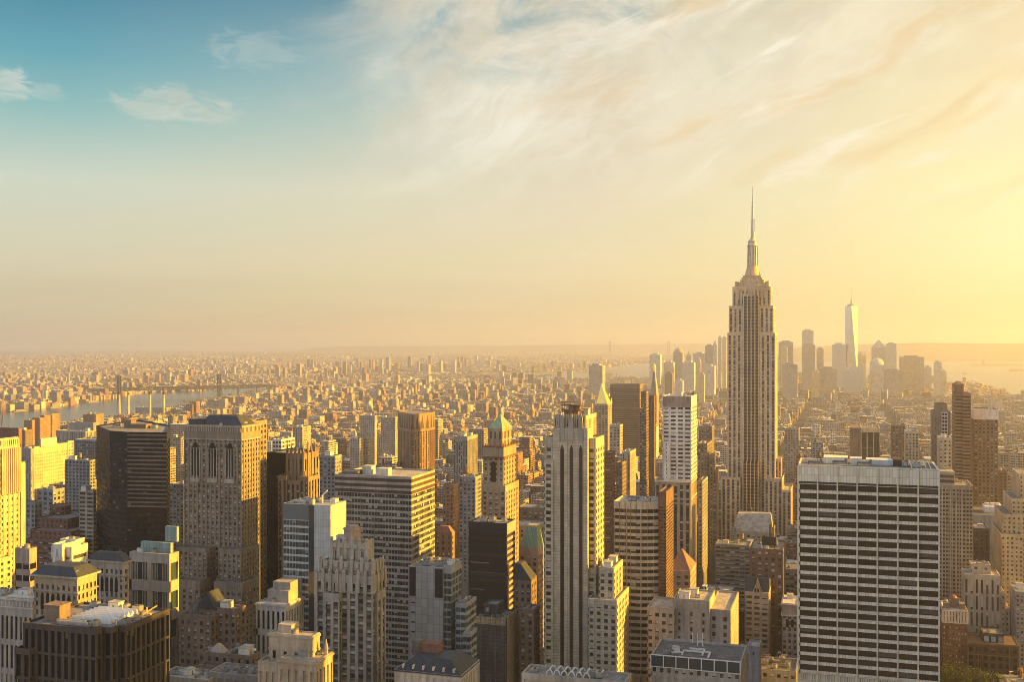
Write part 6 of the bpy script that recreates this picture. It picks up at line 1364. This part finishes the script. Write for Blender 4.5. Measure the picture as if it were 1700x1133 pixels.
while n < 60000:
    yy = 568+15.6+ (rg.random()**1.35)*118; px = rg.uniform(-30, 1730); x, y = ground(px, yy); d = dep(x, y)
    if d < 4300: continue
    if wet(x, y) or clash(x-15, x+15, y-15, y+15): n += .2; continue
    if px > 1440 and yy < 640: n += .3; continue
    pal, dens, hf, sf, park, ang = cell(x, y)
    if park or rg.random() > dens: n += .15; continue
    k = min(2.2, d/6600)*sf; w, dd = rg.uniform(4, 12)*k, rg.uniform(4, 10)*k; h = rg.uniform(6, 14)*min(1.5, max(.8, k))
    q = rg.random()
    if q < .012: h = rg.uniform(26, 48); w = rg.uniform(8, 15)
    elif q < .05: h = rg.uniform(14, 22)
    elif q > .90: w, dd, h = w*2.2, dd*1.5, rg.uniform(7, 11)
    h *= hf
    if d < 5400: h = river_cap(px, d, h)
    if h < 3: continue
    wt = WALLT[rg.choice(pal)] if rg.random() < .8 else WALLT[rg.choice((5,6,7,1))]; rt = ROOFT[rg.randrange(6)]
    rbox(x, y, w, dd, h, ang+rg.uniform(-.05, .05), [*wt, rg.random()], [*rt, 0]); n += 1
# tower clusters (downtown brooklyn and the housing slabs)
for (pa_, pb, ya, yb, h0, h1, m_) in ((560, 720, 612, 626, 60, 130, 18), (690, 830, 606, 622, 60, 120, 18), (460, 560, 612, 640, 50, 110, 12), (150, 320, 618, 640, 30, 70, 30), (30, 160, 632, 662, 26, 55, 28), (480, 830, 632, 660, 34, 60, 30), (330, 480, 596, 620, 30, 60, 24), (830, 1000, 612, 650, 40, 75, 36), (1100, 1200, 612, 650, 40, 110, 34), (1290, 1560, 612, 655, 28, 60, 60), (0, 1000, 590, 604, 30, 60, 24)):
    for i in range(m_):
        px, yy = rg.uniform(pa_, pb), rg.uniform(ya, yb); x, y = ground(px, yy)
        if wet(x, y) or clash(x-15, x+15, y-15, y+15): continue
        h = rg.uniform(h0, h1)*min(1.0, 1.0); w = rg.uniform(9, 18); wt = WALLT[rg.choice((0,1,2,3,4,5,6,7,9,9))]
        rbox(x, y, w, rg.uniform(9, 16), h, rg.choice((0, .1, .35, -.2)), [*wt, rg.random()], [*ROOFT[rg.randrange(6)], 0])
o = mb.build('far_boroughs', 'field'); kind(o, 'stuff'); tinted(o, cols); o['label'] = 'hazy carpet of countless low houses and towers beyond the river'; o['category'] = 'city blocks'
# tree canopy between the far houses
mb = MB()
for i in range(16000):
    yy = 568+17+(rg.random()**1.25)*150; px = rg.uniform(-30, 1560); x, y = ground(px, yy); d = dep(x, y)
    pk = cell(x, y)[4]
    if d < 4400 or (not pk and rg.random() < .35) or wet(x, y) or clash(x-8, x+8, y-8, y+8): continue
    s_ = rg.uniform(4, 9)*max(1, min(3.5, d/4500)); h = rg.uniform(7, 14)
    for k in range(3):
        ox, oy = x+rg.uniform(-s_, s_), y+rg.uniform(-s_, s_); a = rg.random()*6; r_ = s_*rg.uniform(.5, .9)
        mb.cone(ox, oy, r_, r_*.25, h*rg.uniform(.2, .45), h*rg.uniform(.85, 1.15), 5, 0, a)
o = mb.build('tree_canopy', 'leaf'); kind(o, 'stuff'); o['label'] = 'dark green tree canopy scattered among the far houses'; o['category'] = 'trees'
# river piers
for px, py, L in ((40, 683, 60), (95, 678, 50), (160, 668, 70)):
    x, y = ground(px, py); t_ = thing('river_pier', {40: 'leftmost low pier reaching into the river from the far bank', 95: 'middle low pier on the far river bank', 160: 'low pier on the far bank near the bridge'}[px], 'pier', (x, y, 0), 'river piers')
    mb = MB(); mb.box(x-8, x+8, y-L, y+L*.2, .5, 3); mb.box(x-6, x+6, y-L*.8, y, 3.004, 7); mb.build('deck', 'roofgrey', t_, (x,y,0))
# ------------------------------------------------------------------ haze
hz = MB(); hz.box(-33000, 33000, -2500, 32500, -1, 560, bottom=True)
m = bpy.data.materials.new('haze'); m.use_nodes = True; t = NT(m.node_tree); t.n.clear(); MATS['haze'] = m
pv = t.new('ShaderNodeVolumePrincipled'); pv.inputs['Color'].default_value = HAZE_COL; pv.inputs['Density'].default_value = HAZE_DENS; pv.inputs['Anisotropy'].default_value = HAZE_G
t.l.new(pv.outputs[0], t.new('ShaderNodeOutputMaterial').inputs['Volume'])
o = hz.build('haze', 'haze'); kind(o, 'stuff'); o['label'] = 'warm golden haze lying over the whole city'; o['category'] = 'haze'
for o in bpy.data.objects:
    if o.parent is None and o.get('kind') == 'structure': o['label'] = {'ground': 'flat urban ground stretching to the horizon', 'river': 'grey green river curving past the far bank', 'harbour': 'bright harbour water on the right', 'ocean': 'thin strip of sea along the left horizon', 'inlet': 'pale inlet beyond the bay shore'}.get(o.name.split('.')[0], o.name.split('.')[0]+' far out in the haze')

# rooftop plant belongs to the roof it stands on
for root in [o for o in bpy.data.objects if o.parent is None and o.type == 'EMPTY']:
    kids = list(root.children); roofs = [k for k in kids if k.name.split('.')[0] == 'roof']
    if not roofs: continue
    def top(r): return max(v.co.z for v in r.data.vertices)
    info = [(top(r), min(v.co.x for v in r.data.vertices), max(v.co.x for v in r.data.vertices), min(v.co.y for v in r.data.vertices), max(v.co.y for v in r.data.vertices), r) for r in roofs]
    for k in kids:
        if k.name.split('.')[0] in ('air_handler', 'duct', 'stair_bulkhead', 'cooling_fan', 'water_tank') and k.location.length > 0.01:
            best_ = min(info, key=lambda q: abs(q[0]-k.location.z)+(0 if q[1] <= k.location.x <= q[2] and q[3] <= k.location.y <= q[4] else 50)); k.parent = best_[5]
        elif k.name.split('.')[0] in ('mechanical_penthouse', 'skylight_ridge', 'ventilation_ducts', 'satellite_dish', 'maintenance_crane', 'roof_pipes', 'vent_stack', 'curved_vent', 'window_washing_rail', 'davit_crane', 'roof_scaffold', 'penthouse', 'cooling_plant', 'rooftop_plant', 'plant_box', 'cooling_tower', 'dormers', 'brick_penthouse', 'roof_tank', 'signboard', 'roof_huts', 'dome', 'stair_bulkhead', 'water_tank'): k.parent = roofs[0]
